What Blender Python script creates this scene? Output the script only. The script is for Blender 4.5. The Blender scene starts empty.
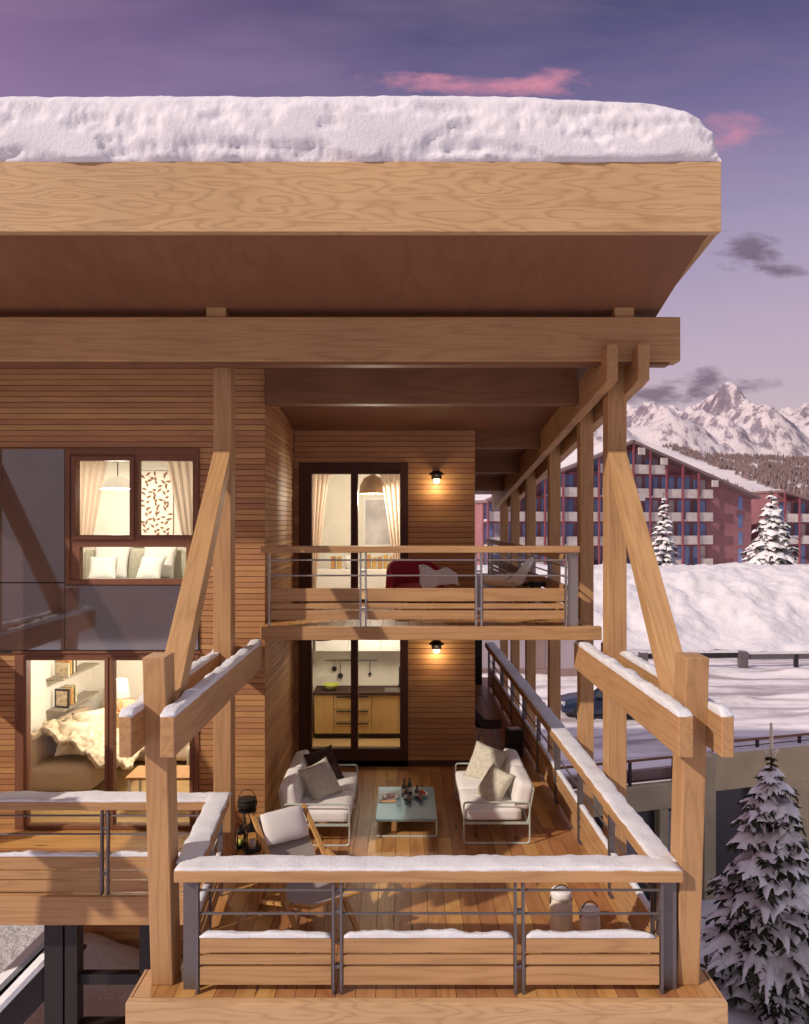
import bpy, math, random
from mathutils import Vector, Matrix, Quaternion, noise
rnd = random.Random(7)
R = math.radians
scene = bpy.context.scene
COL = scene.collection
CAMZ, F, VX, VY = 4.1, 780.0, 404.5, 522.0     # camera height above the deck, focal length in px, vanishing point

# ------------------------------------------------------------------ objects
def tag(o, label=None, cat=None, group=None, kind=None):
    if label: o['label'] = label
    if cat: o['category'] = cat
    if group: o['group'] = group
    if kind: o['kind'] = kind
    return o

def thing(name, label, cat, loc=(0, 0, 0), rz=0, group=None):
    o = bpy.data.objects.new(name, None); COL.objects.link(o)
    o.location = loc; o.rotation_euler = (0, 0, rz); o.empty_display_size = .2
    return tag(o, label, cat, group)

def children(o): return [c for c in bpy.data.objects if c.parent == o]

def copy_tree(o, parent=None):
    c = o.copy(); COL.objects.link(c); c.parent = parent
    for ch in children(o): copy_tree(ch, c)
    return c

class MB:
    def __init__(s): s.v = []; s.f = []
    def add(s, vs, fs):
        b = len(s.v); s.v += [tuple(v) for v in vs]; s.f += [tuple(i + b for i in f) for f in fs]; return s
    def box(s, x0, x1, y0, y1, z0, z1):
        return s.add([(x0,y0,z0),(x1,y0,z0),(x1,y1,z0),(x0,y1,z0),(x0,y0,z1),(x1,y0,z1),(x1,y1,z1),(x0,y1,z1)],
              [(0,3,2,1),(4,5,6,7),(0,1,5,4),(1,2,6,5),(2,3,7,6),(3,0,4,7)])
    def hexa(s, p):      # 8 points: bottom 4 (ccw), top 4
        return s.add(p, [(0,3,2,1),(4,5,6,7),(0,1,5,4),(1,2,6,5),(2,3,7,6),(3,0,4,7)])
    def run(s, p0, p1, n0, n1, z0, z1):   # upright box along plan line p0-p1, offset n0..n1 to the right-hand side normal
        d = Vector((p1[0]-p0[0], p1[1]-p0[1])).normalized(); n = Vector((d.y, -d.x))
        a, b = Vector(p0[:2]), Vector(p1[:2])
        q = [a+n*n0, b+n*n0, b+n*n1, a+n*n1]
        return s.hexa([(p.x,p.y,z0) for p in q] + [(p.x,p.y,z1) for p in q])
    def bar(s, p0, p1, w, h, up=(0,0,1)):  # rectangular bar, w sideways, h along up
        p0, p1 = Vector(p0), Vector(p1); d = (p1-p0).normalized(); up = Vector(up)
        sd = d.cross(up).normalized(); u = sd.cross(d).normalized()
        o = [(-w/2,-h/2),(w/2,-h/2),(w/2,h/2),(-w/2,h/2)]
        return s.hexa([p0+sd*a+u*b for a,b in o] + [p1+sd*a+u*b for a,b in o])
    def tube(s, pts, r, n=8, closed=False, cap=True):
        pts = [Vector(p) for p in pts]; m = len(pts); rings = []
        rr = r if isinstance(r, (list, tuple)) else [r]*m
        prev = None
        for i, p in enumerate(pts):
            if closed: t = (pts[(i+1)%m]-pts[i-1])
            else: t = pts[min(i+1,m-1)]-pts[max(i-1,0)]
            t.normalize()
            if prev is None:
                a = Vector((0,0,1)) if abs(t.z) < .9 else Vector((1,0,0))
                u = t.cross(a).normalized()
            else:
                u = (prev - t*prev.dot(t)).normalized()
            prev = u; w = t.cross(u)
            rings.append([p+(u*math.cos(2*math.pi*k/n)+w*math.sin(2*math.pi*k/n))*rr[i] for k in range(n)])
        vs = [v for q in rings for v in q]; fs = []
        for i in range(m if closed else m-1):
            j = (i+1) % m
            for k in range(n):
                l = (k+1) % n
                fs.append((i*n+k, i*n+l, j*n+l, j*n+k))
        if cap and not closed: fs += [tuple(range(n))[::-1], tuple((m-1)*n+k for k in range(n))]
        return s.add(vs, fs)
    def lathe(s, prof, c=(0,0,0), n=20, a0=0, a1=2*math.pi):
        full = abs(a1-a0-2*math.pi) < 1e-6; k = n if full else n+1
        vs = [(c[0]+r*math.cos(a0+(a1-a0)*i/n), c[1]+r*math.sin(a0+(a1-a0)*i/n), c[2]+z) for (r,z) in prof for i in range(k)]
        fs = []
        for j in range(len(prof)-1):
            for i in range(n):
                l = (i+1) % k
                fs.append((j*k+i, j*k+l, (j+1)*k+l, (j+1)*k+i))
        return s.add(vs, fs)
    def grid(s, nu, nv, fn):
        vs = [fn(i/(nu-1), j/(nv-1)) for j in range(nv) for i in range(nu)]
        return s.add(vs, [(j*nu+i, j*nu+i+1, (j+1)*nu+i+1, (j+1)*nu+i) for j in range(nv-1) for i in range(nu-1)])
    def prism(s, poly, z0, z1, ax='y'):    # extrude a polygon; ax is the extrusion axis
        n = len(poly)
        def P(a,b,t): return {'y':(a,t,b),'x':(t,a,b),'z':(a,b,t)}[ax]
        return s.add([P(a,b,z0) for a,b in poly]+[P(a,b,z1) for a,b in poly],
              [tuple(range(n)), tuple(range(2*n-1,n-1,-1))]+[(i,i+n,(i+1)%n+n,(i+1)%n) for i in range(n)])
    def rbox(s, c, d, r, n=6, bulge=0.0, nz=0.0):   # rounded soft box
        cx,cy,cz = c; hx,hy,hz = d[0]/2,d[1]/2,d[2]/2
        for axis in range(3):
            for sg in (-1,1):
                def fn(u,v,axis=axis,sg=sg):
                    p=[0,0,0]; p[axis]=sg; p[(axis+1)%3]=(2*u-1)*sg; p[(axis+2)%3]=2*v-1
                    q=Vector((p[0]*hx,p[1]*hy,p[2]*hz))
                    rr=min(r,hx,hy,hz)
                    inn=Vector((max(-hx+rr,min(hx-rr,q.x)),max(-hy+rr,min(hy-rr,q.y)),max(-hz+rr,min(hz-rr,q.z))))
                    dd=q-inn
                    if dd.length>1e-9: q=inn+dd.normalized()*rr
                    if bulge:
                        q.z += bulge*(1-p[0]**2)*(1-p[1]**2)*(1 if q.z>0 else 0)
                    w=Vector((cx,cy,cz))+q
                    if nz: w += noise.noise_vector(w*9)*nz
                    return w
                s.grid(n,n,fn)
        return s
    def xf(s, M):
        s.v = [tuple(M @ Vector(v)) for v in s.v]; return s
    def build(s, name, mat, parent=None, label=None, smooth=False, bevel=0.0, local=False, weld=False):
        me = bpy.data.meshes.new(name); me.from_pydata(s.v, [], s.f); me.update()
        if weld:
            import bmesh
            bm = bmesh.new(); bm.from_mesh(me); bmesh.ops.remove_doubles(bm, verts=bm.verts, dist=1e-4)
            bmesh.ops.recalc_face_normals(bm, faces=bm.faces); bm.to_mesh(me); bm.free()
        if smooth: me.polygons.foreach_set('use_smooth', [True]*len(me.polygons))
        o = bpy.data.objects.new(name, me); COL.objects.link(o); me.materials.append(mat)
        if parent:
            o.parent = parent
            if not local and parent.type == 'EMPTY': o.location = -parent.location
        if label: o['label'] = label
        if bevel:
            b = o.modifiers.new('edge', 'BEVEL'); b.width = bevel; b.segments = 2; b.limit_method = 'ANGLE'; b.angle_limit = R(50)
        return o

# ------------------------------------------------------------------ materials
def newmat(name):
    m = bpy.data.materials.new(name); m.use_nodes = True
    nt = m.node_tree; b = nt.nodes['Principled BSDF']
    return m, nt, b
def N(nt, t, **kw):
    n = nt.nodes.new(t)
    for k, v in kw.items():
        if k.startswith('i_'):
            n.inputs[k[2:].replace('_',' ')].default_value = v
        else: setattr(n, k, v)
    return n
def L(nt, a, b): nt.links.new(a, b)
def ramp(nt, stops, interp='LINEAR'):
    r = nt.nodes.new('ShaderNodeValToRGB'); e = r.color_ramp.elements; r.color_ramp.interpolation = interp
    while len(e) < len(stops): e.new(.5)
    for q, (p, c) in zip(e, stops): q.position = p; q.color = (*c, 1) if len(c) == 3 else c
    return r
def math_(nt, op, a, b=None, clamp=False):
    n = nt.nodes.new('ShaderNodeMath'); n.operation = op; n.use_clamp = clamp
    for i, x in enumerate((a, b)):
        if x is None: continue
        if isinstance(x, (int, float)): n.inputs[i].default_value = x
        else: nt.links.new(x, n.inputs[i])
    return n.outputs[0]
def mix(nt, fac, a, b, mode='MIX'):
    n = nt.nodes.new('ShaderNodeMix'); n.data_type = 'RGBA'; n.blend_type = mode
    for s, x in ((n.inputs[0], fac), (n.inputs[6], a), (n.inputs[7], b)):
        if isinstance(x, (int, float)): s.default_value = x
        elif isinstance(x, tuple): s.default_value = (*x, 1) if len(x) == 3 else x
        else: nt.links.new(x, s)
    return n.outputs[2]

def wood(name, light, dark, axis='x', rings=9.0, contrast=.5, vary=.25, knots=False, rough=.55, sc=1.0, bumpy=.25, st=.55, rot=0.0):
    m, nt, b = newmat(name)
    tc = N(nt, 'ShaderNodeTexCoord'); geo = N(nt, 'ShaderNodeNewGeometry')
    off = N(nt, 'ShaderNodeVectorMath', operation='SCALE'); off.inputs[0].default_value = (31.7, 17.3, 23.9)
    L(nt, geo.outputs['Random Per Island'], off.inputs['Scale'])
    add = N(nt, 'ShaderNodeVectorMath', operation='ADD'); L(nt, tc.outputs['Object'], add.inputs[0]); L(nt, off.outputs[0], add.inputs[1])
    if rot:
        rm = N(nt, 'ShaderNodeMapping'); rm.inputs['Rotation'].default_value = (rot, 0, 0); L(nt, add.outputs[0], rm.inputs[0]); add = rm
    k = {'x':(st,3.2,3.2),'y':(3.2,st,3.2),'z':(3.2,3.2,st)}[axis]
    mp = N(nt, 'ShaderNodeMapping'); mp.inputs['Scale'].default_value = tuple(a*sc for a in k); L(nt, add.outputs[0], mp.inputs[0])
    n1 = N(nt, 'ShaderNodeTexNoise'); n1.inputs['Scale'].default_value = 1.0; n1.inputs['Detail'].default_value = 1.5; n1.inputs['Roughness'].default_value = .35
    L(nt, mp.outputs[0], n1.inputs['Vector'])
    w = math_(nt, 'PINGPONG', math_(nt, 'MULTIPLY', n1.outputs[0], rings*2), 1.0)
    w = math_(nt, 'POWER', w, 2.2)
    k2 = {'x':(2.5,70,70),'y':(70,2.5,70),'z':(70,70,2.5)}[axis]
    mp2 = N(nt, 'ShaderNodeMapping'); mp2.inputs['Scale'].default_value = k2; L(nt, add.outputs[0], mp2.inputs[0])
    n2 = N(nt, 'ShaderNodeTexNoise'); n2.inputs['Scale'].default_value = 1.0; n2.inputs['Detail'].default_value = 3; L(nt, mp2.outputs[0], n2.inputs['Vector'])
    fib = math_(nt, 'SUBTRACT', n2.outputs[0], .5)
    fac = math_(nt, 'ADD', math_(nt, 'MULTIPLY', w, contrast), math_(nt, 'MULTIPLY', fib, .9), True)
    col = mix(nt, fac, light, dark)
    n3 = N(nt, 'ShaderNodeTexNoise'); n3.inputs['Scale'].default_value = .9; n3.inputs['Detail'].default_value = 2; L(nt, add.outputs[0], n3.inputs['Vector'])
    val = math_(nt, 'ADD', math_(nt, 'MULTIPLY', geo.outputs['Random Per Island'], 2*vary), 1-vary)
    val = math_(nt, 'ADD', val, math_(nt, 'MULTIPLY', math_(nt, 'SUBTRACT', n3.outputs[0], .5), .45))
    hsv = N(nt, 'ShaderNodeHueSaturation'); L(nt, col, hsv.inputs['Color']); L(nt, val, hsv.inputs['Value'])
    L(nt, math_(nt, 'ADD', math_(nt, 'MULTIPLY', geo.outputs['Random Per Island'], .03*min(1, vary*4)), .5-.015*min(1, vary*4)), hsv.inputs['Hue'])
    out = hsv.outputs[0]
    if knots:
        kk = {'x':(1.1,5,5),'y':(5,1.1,5),'z':(5,5,1.1)}[axis]
        mp3 = N(nt, 'ShaderNodeMapping'); mp3.inputs['Scale'].default_value = kk; L(nt, add.outputs[0], mp3.inputs[0])
        vo = N(nt, 'ShaderNodeTexVoronoi'); vo.inputs['Scale'].default_value = 1.0; L(nt, mp3.outputs[0], vo.inputs['Vector'])
        rk = ramp(nt, [(.0, (1,1,1)), (.07, (.75,.75,.75)), (.13, (0,0,0))]); L(nt, vo.outputs['Distance'], rk.inputs[0])
        out = mix(nt, rk.outputs[0], out, tuple(c*.28 for c in dark))
    L(nt, out, b.inputs['Base Color'])
    b.inputs['Roughness'].default_value = rough
    b.inputs['Specular IOR Level'].default_value = .3
    bp = N(nt, 'ShaderNodeBump'); bp.inputs['Strength'].default_value = bumpy; bp.inputs['Distance'].default_value = .004
    L(nt, math_(nt, 'SUBTRACT', 1.0, fac), bp.inputs['Height']); L(nt, bp.outputs[0], b.inputs['Normal'])
    return m

def plain(name, col, rough=.5, metal=0.0, nscale=8.0, namt=.15, bump=0.0, spec=.4, emis=None, estr=0):
    m, nt, b = newmat(name)
    tc = N(nt, 'ShaderNodeTexCoord'); n = N(nt, 'ShaderNodeTexNoise'); n.inputs['Scale'].default_value = nscale; n.inputs['Detail'].default_value = 4
    L(nt, tc.outputs['Object'], n.inputs['Vector'])
    r = ramp(nt, [(.3, tuple(c*(1-namt) for c in col)), (.7, tuple(min(1, c*(1+namt)) for c in col))]); L(nt, n.outputs[0], r.inputs[0])
    L(nt, r.outputs[0], b.inputs['Base Color'])
    b.inputs['Roughness'].default_value = rough; b.inputs['Metallic'].default_value = metal; b.inputs['Specular IOR Level'].default_value = spec
    if bump:
        bp = N(nt, 'ShaderNodeBump'); bp.inputs['Strength'].default_value = bump; bp.inputs['Distance'].default_value = .01
        L(nt, n.outputs[0], bp.inputs['Height']); L(nt, bp.outputs[0], b.inputs['Normal'])
    if emis:
        b.inputs['Emission Color'].default_value = (*emis, 1); b.inputs['Emission Strength'].default_value = estr
    return m

def snowmat(name, col=(.80,.83,.90), scale=30, bump=.5, dist=.02, dirt=0.0):
    m, nt, b = newmat(name)
    tc = N(nt, 'ShaderNodeTexCoord'); n = N(nt, 'ShaderNodeTexNoise'); n.inputs['Scale'].default_value = scale; n.inputs['Detail'].default_value = 6; n.inputs['Roughness'].default_value = .65
    L(nt, tc.outputs['Object'], n.inputs['Vector'])
    n2 = N(nt, 'ShaderNodeTexNoise'); n2.inputs['Scale'].default_value = scale*.12; n2.inputs['Detail'].default_value = 3; L(nt, tc.outputs['Object'], n2.inputs['Vector'])
    r = ramp(nt, [(.3, tuple(c*.9 for c in col)), (.65, col)]); L(nt, n2.outputs[0], r.inputs[0])
    L(nt, r.outputs[0], b.inputs['Base Color']); b.inputs['Roughness'].default_value = .75; b.inputs['Specular IOR Level'].default_value = .25
    bp = N(nt, 'ShaderNodeBump'); bp.inputs['Strength'].default_value = bump; bp.inputs['Distance'].default_value = dist
    L(nt, n.outputs[0], bp.inputs['Height']); L(nt, bp.outputs[0], b.inputs['Normal'])
    return m

def glassmat(name, tint=(1,1,1), refl=1.0):
    m, nt, b = newmat(name); nt.nodes.remove(b); out = nt.nodes['Material Output']
    t = N(nt, 'ShaderNodeBsdfTransparent'); t.inputs[0].default_value = (*tint, 1)
    g = N(nt, 'ShaderNodeBsdfGlossy'); g.inputs['Roughness'].default_value = .02
    fr = N(nt, 'ShaderNodeFresnel'); fr.inputs[0].default_value = 1.45
    mx = N(nt, 'ShaderNodeMixShader'); L(nt, math_(nt, 'MULTIPLY', fr.outputs[0], refl, True), mx.inputs[0]); L(nt, t.outputs[0], mx.inputs[1]); L(nt, g.outputs[0], mx.inputs[2]); L(nt, mx.outputs[0], out.inputs[0])
    return m

M = {}
W1, W1d = (.62,.39,.18), (.40,.22,.085)
for ax in 'xyz':
    M['timber_'+ax] = wood('timber_'+ax, (.48,.285,.135), (.29,.15,.062), ax, rings=8, contrast=.45, vary=.06, sc=1.9, bumpy=.2, st=.2)
    M['siding_'+ax] = wood('siding_'+ax, (.50,.265,.118), (.34,.16,.065), ax, rings=5, contrast=.4, vary=.14)
    M['deck_'+ax] = wood('deck_'+ax, (.46,.23,.085), (.27,.115,.036), ax, rings=6, contrast=.5, vary=.2, knots=True, rough=.42)
M['timber_rake'] = wood('raking_timber', (.48,.285,.135), (.29,.15,.062), 'z', rings=8, contrast=.45, vary=.06, sc=1.9, bumpy=.2, st=.2, rot=R(43))
M['fascia'] = wood('fascia_wood', (.56,.37,.20), (.37,.22,.105), 'x', rings=9, contrast=.6, vary=.04, sc=2.1, bumpy=.5, st=.5)
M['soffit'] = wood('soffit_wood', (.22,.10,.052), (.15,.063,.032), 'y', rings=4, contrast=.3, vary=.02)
M['darkframe'] = wood('dark_stained_frame', (.095,.04,.026), (.06,.024,.016), 'z', rings=4, contrast=.4, vary=.05)
M['winframe'] = wood('brown_window_frame', (.22,.095,.055), (.15,.06,.034), 'z', rings=4, contrast=.4, vary=.05)
M['darkbeam'] = wood('dark_beam_wood', (.22,.105,.052), (.14,.06,.03), 'x', rings=6, contrast=.45, vary=.06)
M['steel'] = plain('grey_painted_steel', (.17,.15,.16), .45, .55, 40, .1)
M['steel_light'] = plain('brushed_steel', (.42,.40,.41), .35, .8, 60, .1)
M['steel_dark'] = plain('dark_steel', (.03,.024,.026), .5, .3, 30, .15)
M['snow'] = snowmat('fresh_snow', scale=40, bump=.5, dist=.025)
M['roofsnow'] = snowmat('roof_snow', (.79,.79,.88), scale=26, bump=.45, dist=.03)
M['glass'] = glassmat('window_glass', (.97,.97,.95), .55)
M['cream'] = plain('cream_plaster', (.82,.78,.70), .8, 0, 3, .04)
M['batten_back'] = plain('brown_backing_board', (.10,.042,.022), .8)  # dark brown board behind the open joints
M['panel'] = plain('smoked_glass_panel', (.085,.052,.052), .05, 0, 2, .1, spec=.75)
M['panel'].node_tree.nodes['Principled BSDF'].inputs['IOR'].default_value = 2.3
M['white_fabric'] = plain('white_fabric', (.78,.76,.74), .9, 0, 120, .06, bump=.15, spec=.1)
M['linen'] = plain('beige_linen', (.55,.52,.42), .95, 0, 25, .16, bump=.3, spec=.1)
M['dark_linen'] = plain('brown_linen', (.06,.035,.03), .95, 0, 60, .2, bump=.3, spec=.1)
M['grey_fabric'] = plain('grey_canvas', (.34,.30,.28), .9, 0, 140, .07, bump=.15, spec=.1)
M['frame_sage'] = plain('sage_metal', (.50,.56,.50), .4, .2, 30, .06)
M['table_top'] = plain('teal_glass_top', (.16,.30,.35), .45, 0, 5, .08, spec=.6)
M['charcoal'] = plain('charcoal', (.02,.018,.018), .5, 0, 30, .2)
M['curtain'] = plain('sheer_curtain', (.74,.60,.48), .9, 0, 40, .08, spec=.1)
M['floorwood'] = wood('indoor_floor', (.42,.27,.12), (.3,.17,.07), 'x', rings=5, vary=.2)
M['red'] = plain('crimson_fabric', (.34,.02,.035), .8, 0, 60, .15)
M['white'] = plain('white_lacquer', (.78,.77,.76), .35, 0, 8, .03)
M['terracotta'] = plain('burnt_orange', (.46,.23,.09), .6, 0, 10, .12)
M['brown_sofa'] = plain('brown_upholstery', (.58,.45,.34), .9, 0, 70, .12, bump=.2, spec=.1)
M['fur'] = plain('cream_fur', (.66,.55,.40), .95, 0, 14, .42, bump=.9, spec=.05)
M['shelf'] = plain('grey_oak', (.30,.26,.20), .6, 0, 12, .15)
M['bulb'] = plain('lit_bulb', (1,.8,.5), .4, emis=(1,.76,.46), estr=6)
M['lampshade'] = plain('lit_white_shade', (.85,.82,.75), .6, emis=(1,.85,.65), estr=.6)

# ------------------------------------------------------------------ camera, sun, world
cam = bpy.data.cameras.new('camera'); camo = bpy.data.objects.new('camera', cam); COL.objects.link(camo)
cam.sensor_fit = 'HORIZONTAL'; cam.sensor_width = 36; cam.lens = 36*F/809
cam.shift_y = 10/809; cam.clip_end = 8000; cam.clip_start = .1
camo.location = (0, 0, CAMZ); camo.rotation_euler = (R(90), 0, 0)
scene.camera = camo
SUN = Vector((-1.37, -1.0, 1.13)).normalized()
sl = bpy.data.lights.new('sun', 'SUN'); so = bpy.data.objects.new('sun', sl); COL.objects.link(so)
sl.energy = 3.4; sl.color = (1.0, .86, .73); sl.angle = R(1.0)
so.rotation_euler = (-SUN).to_track_quat('-Z', 'Y').to_euler(); so.location = (-20, -15, 30)

world = bpy.data.worlds.new('World'); scene.world = world; world.use_nodes = True
nt = world.node_tree; bg = nt.nodes['Background']
sky = N(nt, 'ShaderNodeTexSky', sky_type='NISHITA', sun_disc=False, sun_elevation=math.asin(SUN.z), sun_rotation=math.atan2(SUN.x, SUN.y))
tc = N(nt, 'ShaderNodeTexCoord'); sx = N(nt, 'ShaderNodeSeparateXYZ'); L(nt, tc.outputs['Generated'], sx.inputs[0])
X, Y, Z = sx.outputs
el = math_(nt, 'MULTIPLY', Z, 1.0)
r = ramp(nt, [(0, (.58,.45,.47)), (.09, (.59,.46,.49)), (.20, (.50,.395,.50)), (.33, (.35,.295,.45)), (.43, (.205,.17,.325)), (.50, (.115,.098,.225)), (.57, (.056,.057,.14)), (.64, (.10,.10,.19)), (.76, (.46,.45,.60)), (1, (.92,.90,1.08))])  # stops above the view are raised to fill the shaded snow
L(nt, el, r.inputs[0])
# the west is rosier than the east
ys = math_(nt, 'MAXIMUM', Y, .08)
u = math_(nt, 'DIVIDE', X, ys); v = math_(nt, 'DIVIDE', Z, ys)
wst = math_(nt, 'MULTIPLY', math_(nt, 'SUBTRACT', .05, u), 1.3, True)
c0 = mix(nt, math_(nt, 'MULTIPLY', wst, .5), r.outputs[0], (.40,.20,.36))
# unseen sky behind the viewer, toned as fill light for the fronts
c0 = mix(nt, math_(nt, 'MULTIPLY', math_(nt, 'MULTIPLY', Y, -1.6), 1.0, True), c0, (.24,.205,.23))
cmb = N(nt, 'ShaderNodeCombineXYZ'); L(nt, math_(nt, 'MULTIPLY', u, 2.2), cmb.inputs[0]); L(nt, math_(nt, 'MULTIPLY', v, 9.0), cmb.inputs[1])
cn = N(nt, 'ShaderNodeTexNoise'); cn.inputs['Scale'].default_value = 1.3; cn.inputs['Detail'].default_value = 7; cn.inputs['Roughness'].default_value = .55; L(nt, cmb.outputs[0], cn.inputs['Vector'])
# unseen red lobe added low in the western sky to warm the shaded wood
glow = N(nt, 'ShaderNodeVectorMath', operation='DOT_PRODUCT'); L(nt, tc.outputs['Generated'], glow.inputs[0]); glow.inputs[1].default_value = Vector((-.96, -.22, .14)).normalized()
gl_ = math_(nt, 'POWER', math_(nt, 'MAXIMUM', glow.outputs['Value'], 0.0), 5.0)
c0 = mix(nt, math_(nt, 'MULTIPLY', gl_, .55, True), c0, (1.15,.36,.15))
# thin broad veils of cloud
veil = ramp(nt, [(.42, (0,0,0)), (.72, (1,1,1))]); L(nt, cn.outputs[0], veil.inputs[0])
c1 = mix(nt, math_(nt, 'MULTIPLY', veil.outputs[0], .14), c0, (.62,.42,.52))
cmb2 = N(nt, 'ShaderNodeCombineXYZ'); L(nt, math_(nt, 'MULTIPLY', u, 9.0), cmb2.inputs[0]); L(nt, math_(nt, 'MULTIPLY', v, 22.0), cmb2.inputs[1])
cn2 = N(nt, 'ShaderNodeTexNoise'); cn2.inputs['Scale'].default_value = 1.6; cn2.inputs['Detail'].default_value = 6; cn2.inputs['Roughness'].default_value = .6; L(nt, cmb2.outputs[0], cn2.inputs['Vector'])
def blob(px, py, wx, wy):
    uu, vv = (px-VX)/F, (VY-py)/F
    a = math_(nt, 'DIVIDE', math_(nt, 'SUBTRACT', u, uu), wx/F); b = math_(nt, 'DIVIDE', math_(nt, 'SUBTRACT', v, vv), wy/F)
    return math_(nt, 'SUBTRACT', 1.0, math_(nt, 'SQRT', math_(nt, 'ADD', math_(nt, 'MULTIPLY', a, a), math_(nt, 'MULTIPLY', b, b))), True)
def clouds(base, blobs, col, lo, hi, amt):
    c = base
    for bl in blobs:
        mk = math_(nt, 'MULTIPLY', math_(nt, 'SUBTRACT', math_(nt, 'ADD', math_(nt, 'MULTIPLY', blob(*bl), .8), math_(nt, 'MULTIPLY', math_(nt, 'SUBTRACT', cn2.outputs[0], .5), 2.2)), lo), 1/(hi-lo), True)
        mk = math_(nt, 'MULTIPLY', math_(nt, 'MULTIPLY', mk, amt), math_(nt, 'MULTIPLY', blob(*bl), 4.0, True))
        c = mix(nt, mk, c, col)
    return c
c2 = clouds(c1, [(470,85,130,15), (400,84,70,16), (736,134,60,26), (545,82,70,17)], (.70,.27,.36), .20, 1.0, .80)
c3 = clouds(c2, [(745,252,44,34), (775,268,56,20), (703,384,50,22), (655,392,60,20), (745,388,50,18), (590,262,60,26)], (.17,.115,.16), .30, .80, .85)
skym = N(nt, 'ShaderNodeVectorMath', operation='SCALE'); L(nt, sky.outputs[0], skym.inputs[0]); skym.inputs['Scale'].default_value = .004
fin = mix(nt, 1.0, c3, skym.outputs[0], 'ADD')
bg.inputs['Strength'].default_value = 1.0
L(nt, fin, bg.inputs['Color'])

scene.view_settings.view_transform = 'Standard'; scene.view_settings.look = 'None'; scene.view_settings.exposure = 0
scene.render.engine = 'CYCLES'; scene.cycles.use_denoising = True; scene.cycles.max_bounces = 8; scene.cycles.transparent_max_bounces = 12
scene.cycles.sample_clamp_indirect = 6

def lamp(name, loc, energy, col=(1,.78,.5), radius=.08):
    l = bpy.data.lights.new(name, 'POINT'); l.energy = energy; l.color = col; l.shadow_soft_size = radius
    o = bpy.data.objects.new(name, l); COL.objects.link(o); o.location = loc; return o
def fbm(p, o=4): return noise.fractal(Vector(p), .9, 2.0, o)

def sheer(name, col):
    m, nt, b = newmat(name); nt.nodes.remove(b); out = nt.nodes['Material Output']
    tc = N(nt, 'ShaderNodeTexCoord'); n = N(nt, 'ShaderNodeTexNoise'); n.inputs['Scale'].default_value = 60; L(nt, tc.outputs['Object'], n.inputs['Vector'])
    c = ramp(nt, [(.3, tuple(k*.92 for k in col)), (.7, col)]); L(nt, n.outputs[0], c.inputs[0])
    d = N(nt, 'ShaderNodeBsdfDiffuse'); t = N(nt, 'ShaderNodeBsdfTranslucent'); x = N(nt, 'ShaderNodeBsdfTransparent')
    L(nt, c.outputs[0], d.inputs[0]); L(nt, c.outputs[0], t.inputs[0])
    m1 = N(nt, 'ShaderNodeMixShader'); m1.inputs[0].default_value = .55; L(nt, d.outputs[0], m1.inputs[1]); L(nt, t.outputs[0], m1.inputs[2])
    m2 = N(nt, 'ShaderNodeMixShader'); m2.inputs[0].default_value = .16; L(nt, m1.outputs[0], m2.inputs[1]); L(nt, x.outputs[0], m2.inputs[2]); L(nt, m2.outputs[0], out.inputs[0])
    return m
M['curtain'] = sheer('sheer_voile', (.82,.66,.53))
# ================================================================== the chalet
H = thing('chalet', 'timber chalet with snow laden flat roof, slatted walls and stacked balconies', 'chalet', (0.2, 10, -8.3))
def part(name, mb, mat, parent=None, **k): return mb.build(name, mat, parent or H, **k)
def cells(mb, x0, x1, z0, z1, holes, y0, y1):
    xs = sorted({x0, x1} | {min(max(h[i], x0), x1) for h in holes for i in (0, 1)}); zs = sorted({z0, z1} | {min(max(h[i], z0), z1) for h in holes for i in (2, 3)})
    for a, b in zip(xs, xs[1:]):
        for c, d in zip(zs, zs[1:]):
            mx, mz = (a+b)/2, (c+d)/2
            if any(h[0] < mx < h[1] and h[2] < mz < h[3] for h in holes): continue
            mb.box(a, b, y0, y1, c, d)
def siding(x0, x1, z0, z1, plane, holes=(), pitch=.075, ax='x', sg=-1):
    """horizontal battens with open joints over a dark backing; plane is the batten face, sg the side it looks to"""
    mb = MB(); z = z0
    while z < z1-1e-4:
        a, b = z, min(z+pitch-.008, z1)
        zs = sorted({a, b} | {h[i] for h in holes for i in (2, 3) if a < h[i] < b})
        for c, d in zip(zs, zs[1:]):
            mz = (c+d)/2; iv = [(x0, x1)]
            for h in holes:
                if h[2] < mz < h[3]:
                    nv = []
                    for p, q in iv:
                        if h[0] > p: nv.append((p, min(q, h[0])))
                        if h[1] < q: nv.append((max(p, h[1]), q))
                    iv = [t for t in nv if t[1]-t[0] > .005]
            for p, q in iv:
                j = rnd.uniform(-.003, .003); t = .026
                y0, y1 = (plane+j, plane+t) if sg < 0 else (plane-t, plane-j)
                # slightly rounded face: the lower edge set back
                if ax == 'x':
                    e = .005 if sg < 0 else 0
                    mb.hexa([(p,y0+e,c),(q,y0+e,c),(q,y1,c),(p,y1,c),(p,y0,d),(q,y0,d),(q,y1,d),(p,y1,d)])
                else: mb.box(y0, y1, p, q, c, d)
        z += pitch
    back = MB(); y0, y1 = (plane+.028, plane+.13) if sg < 0 else (plane-.13, plane-.028)
    if ax == 'x': cells(back, x0+.004, x1-.004, z0, z1, holes, y0, y1)
    else: back.box(y0, y1, x0+.004, x1-.004, z0, z1)
    return mb, back
def wall(x0, x1, z0, z1, plane, holes=(), ax='x', sg=-1, mat='siding_x', **k):
    mb, back = siding(x0, x1, z0, z1, plane, holes, ax=ax, sg=sg, **k)
    w = part('wall', back, M['batten_back']); mb.build('siding', M[mat], w); return w

FY, RY = 10.4, 13.1                       # facade plane and recessed rear wall plane
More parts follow.
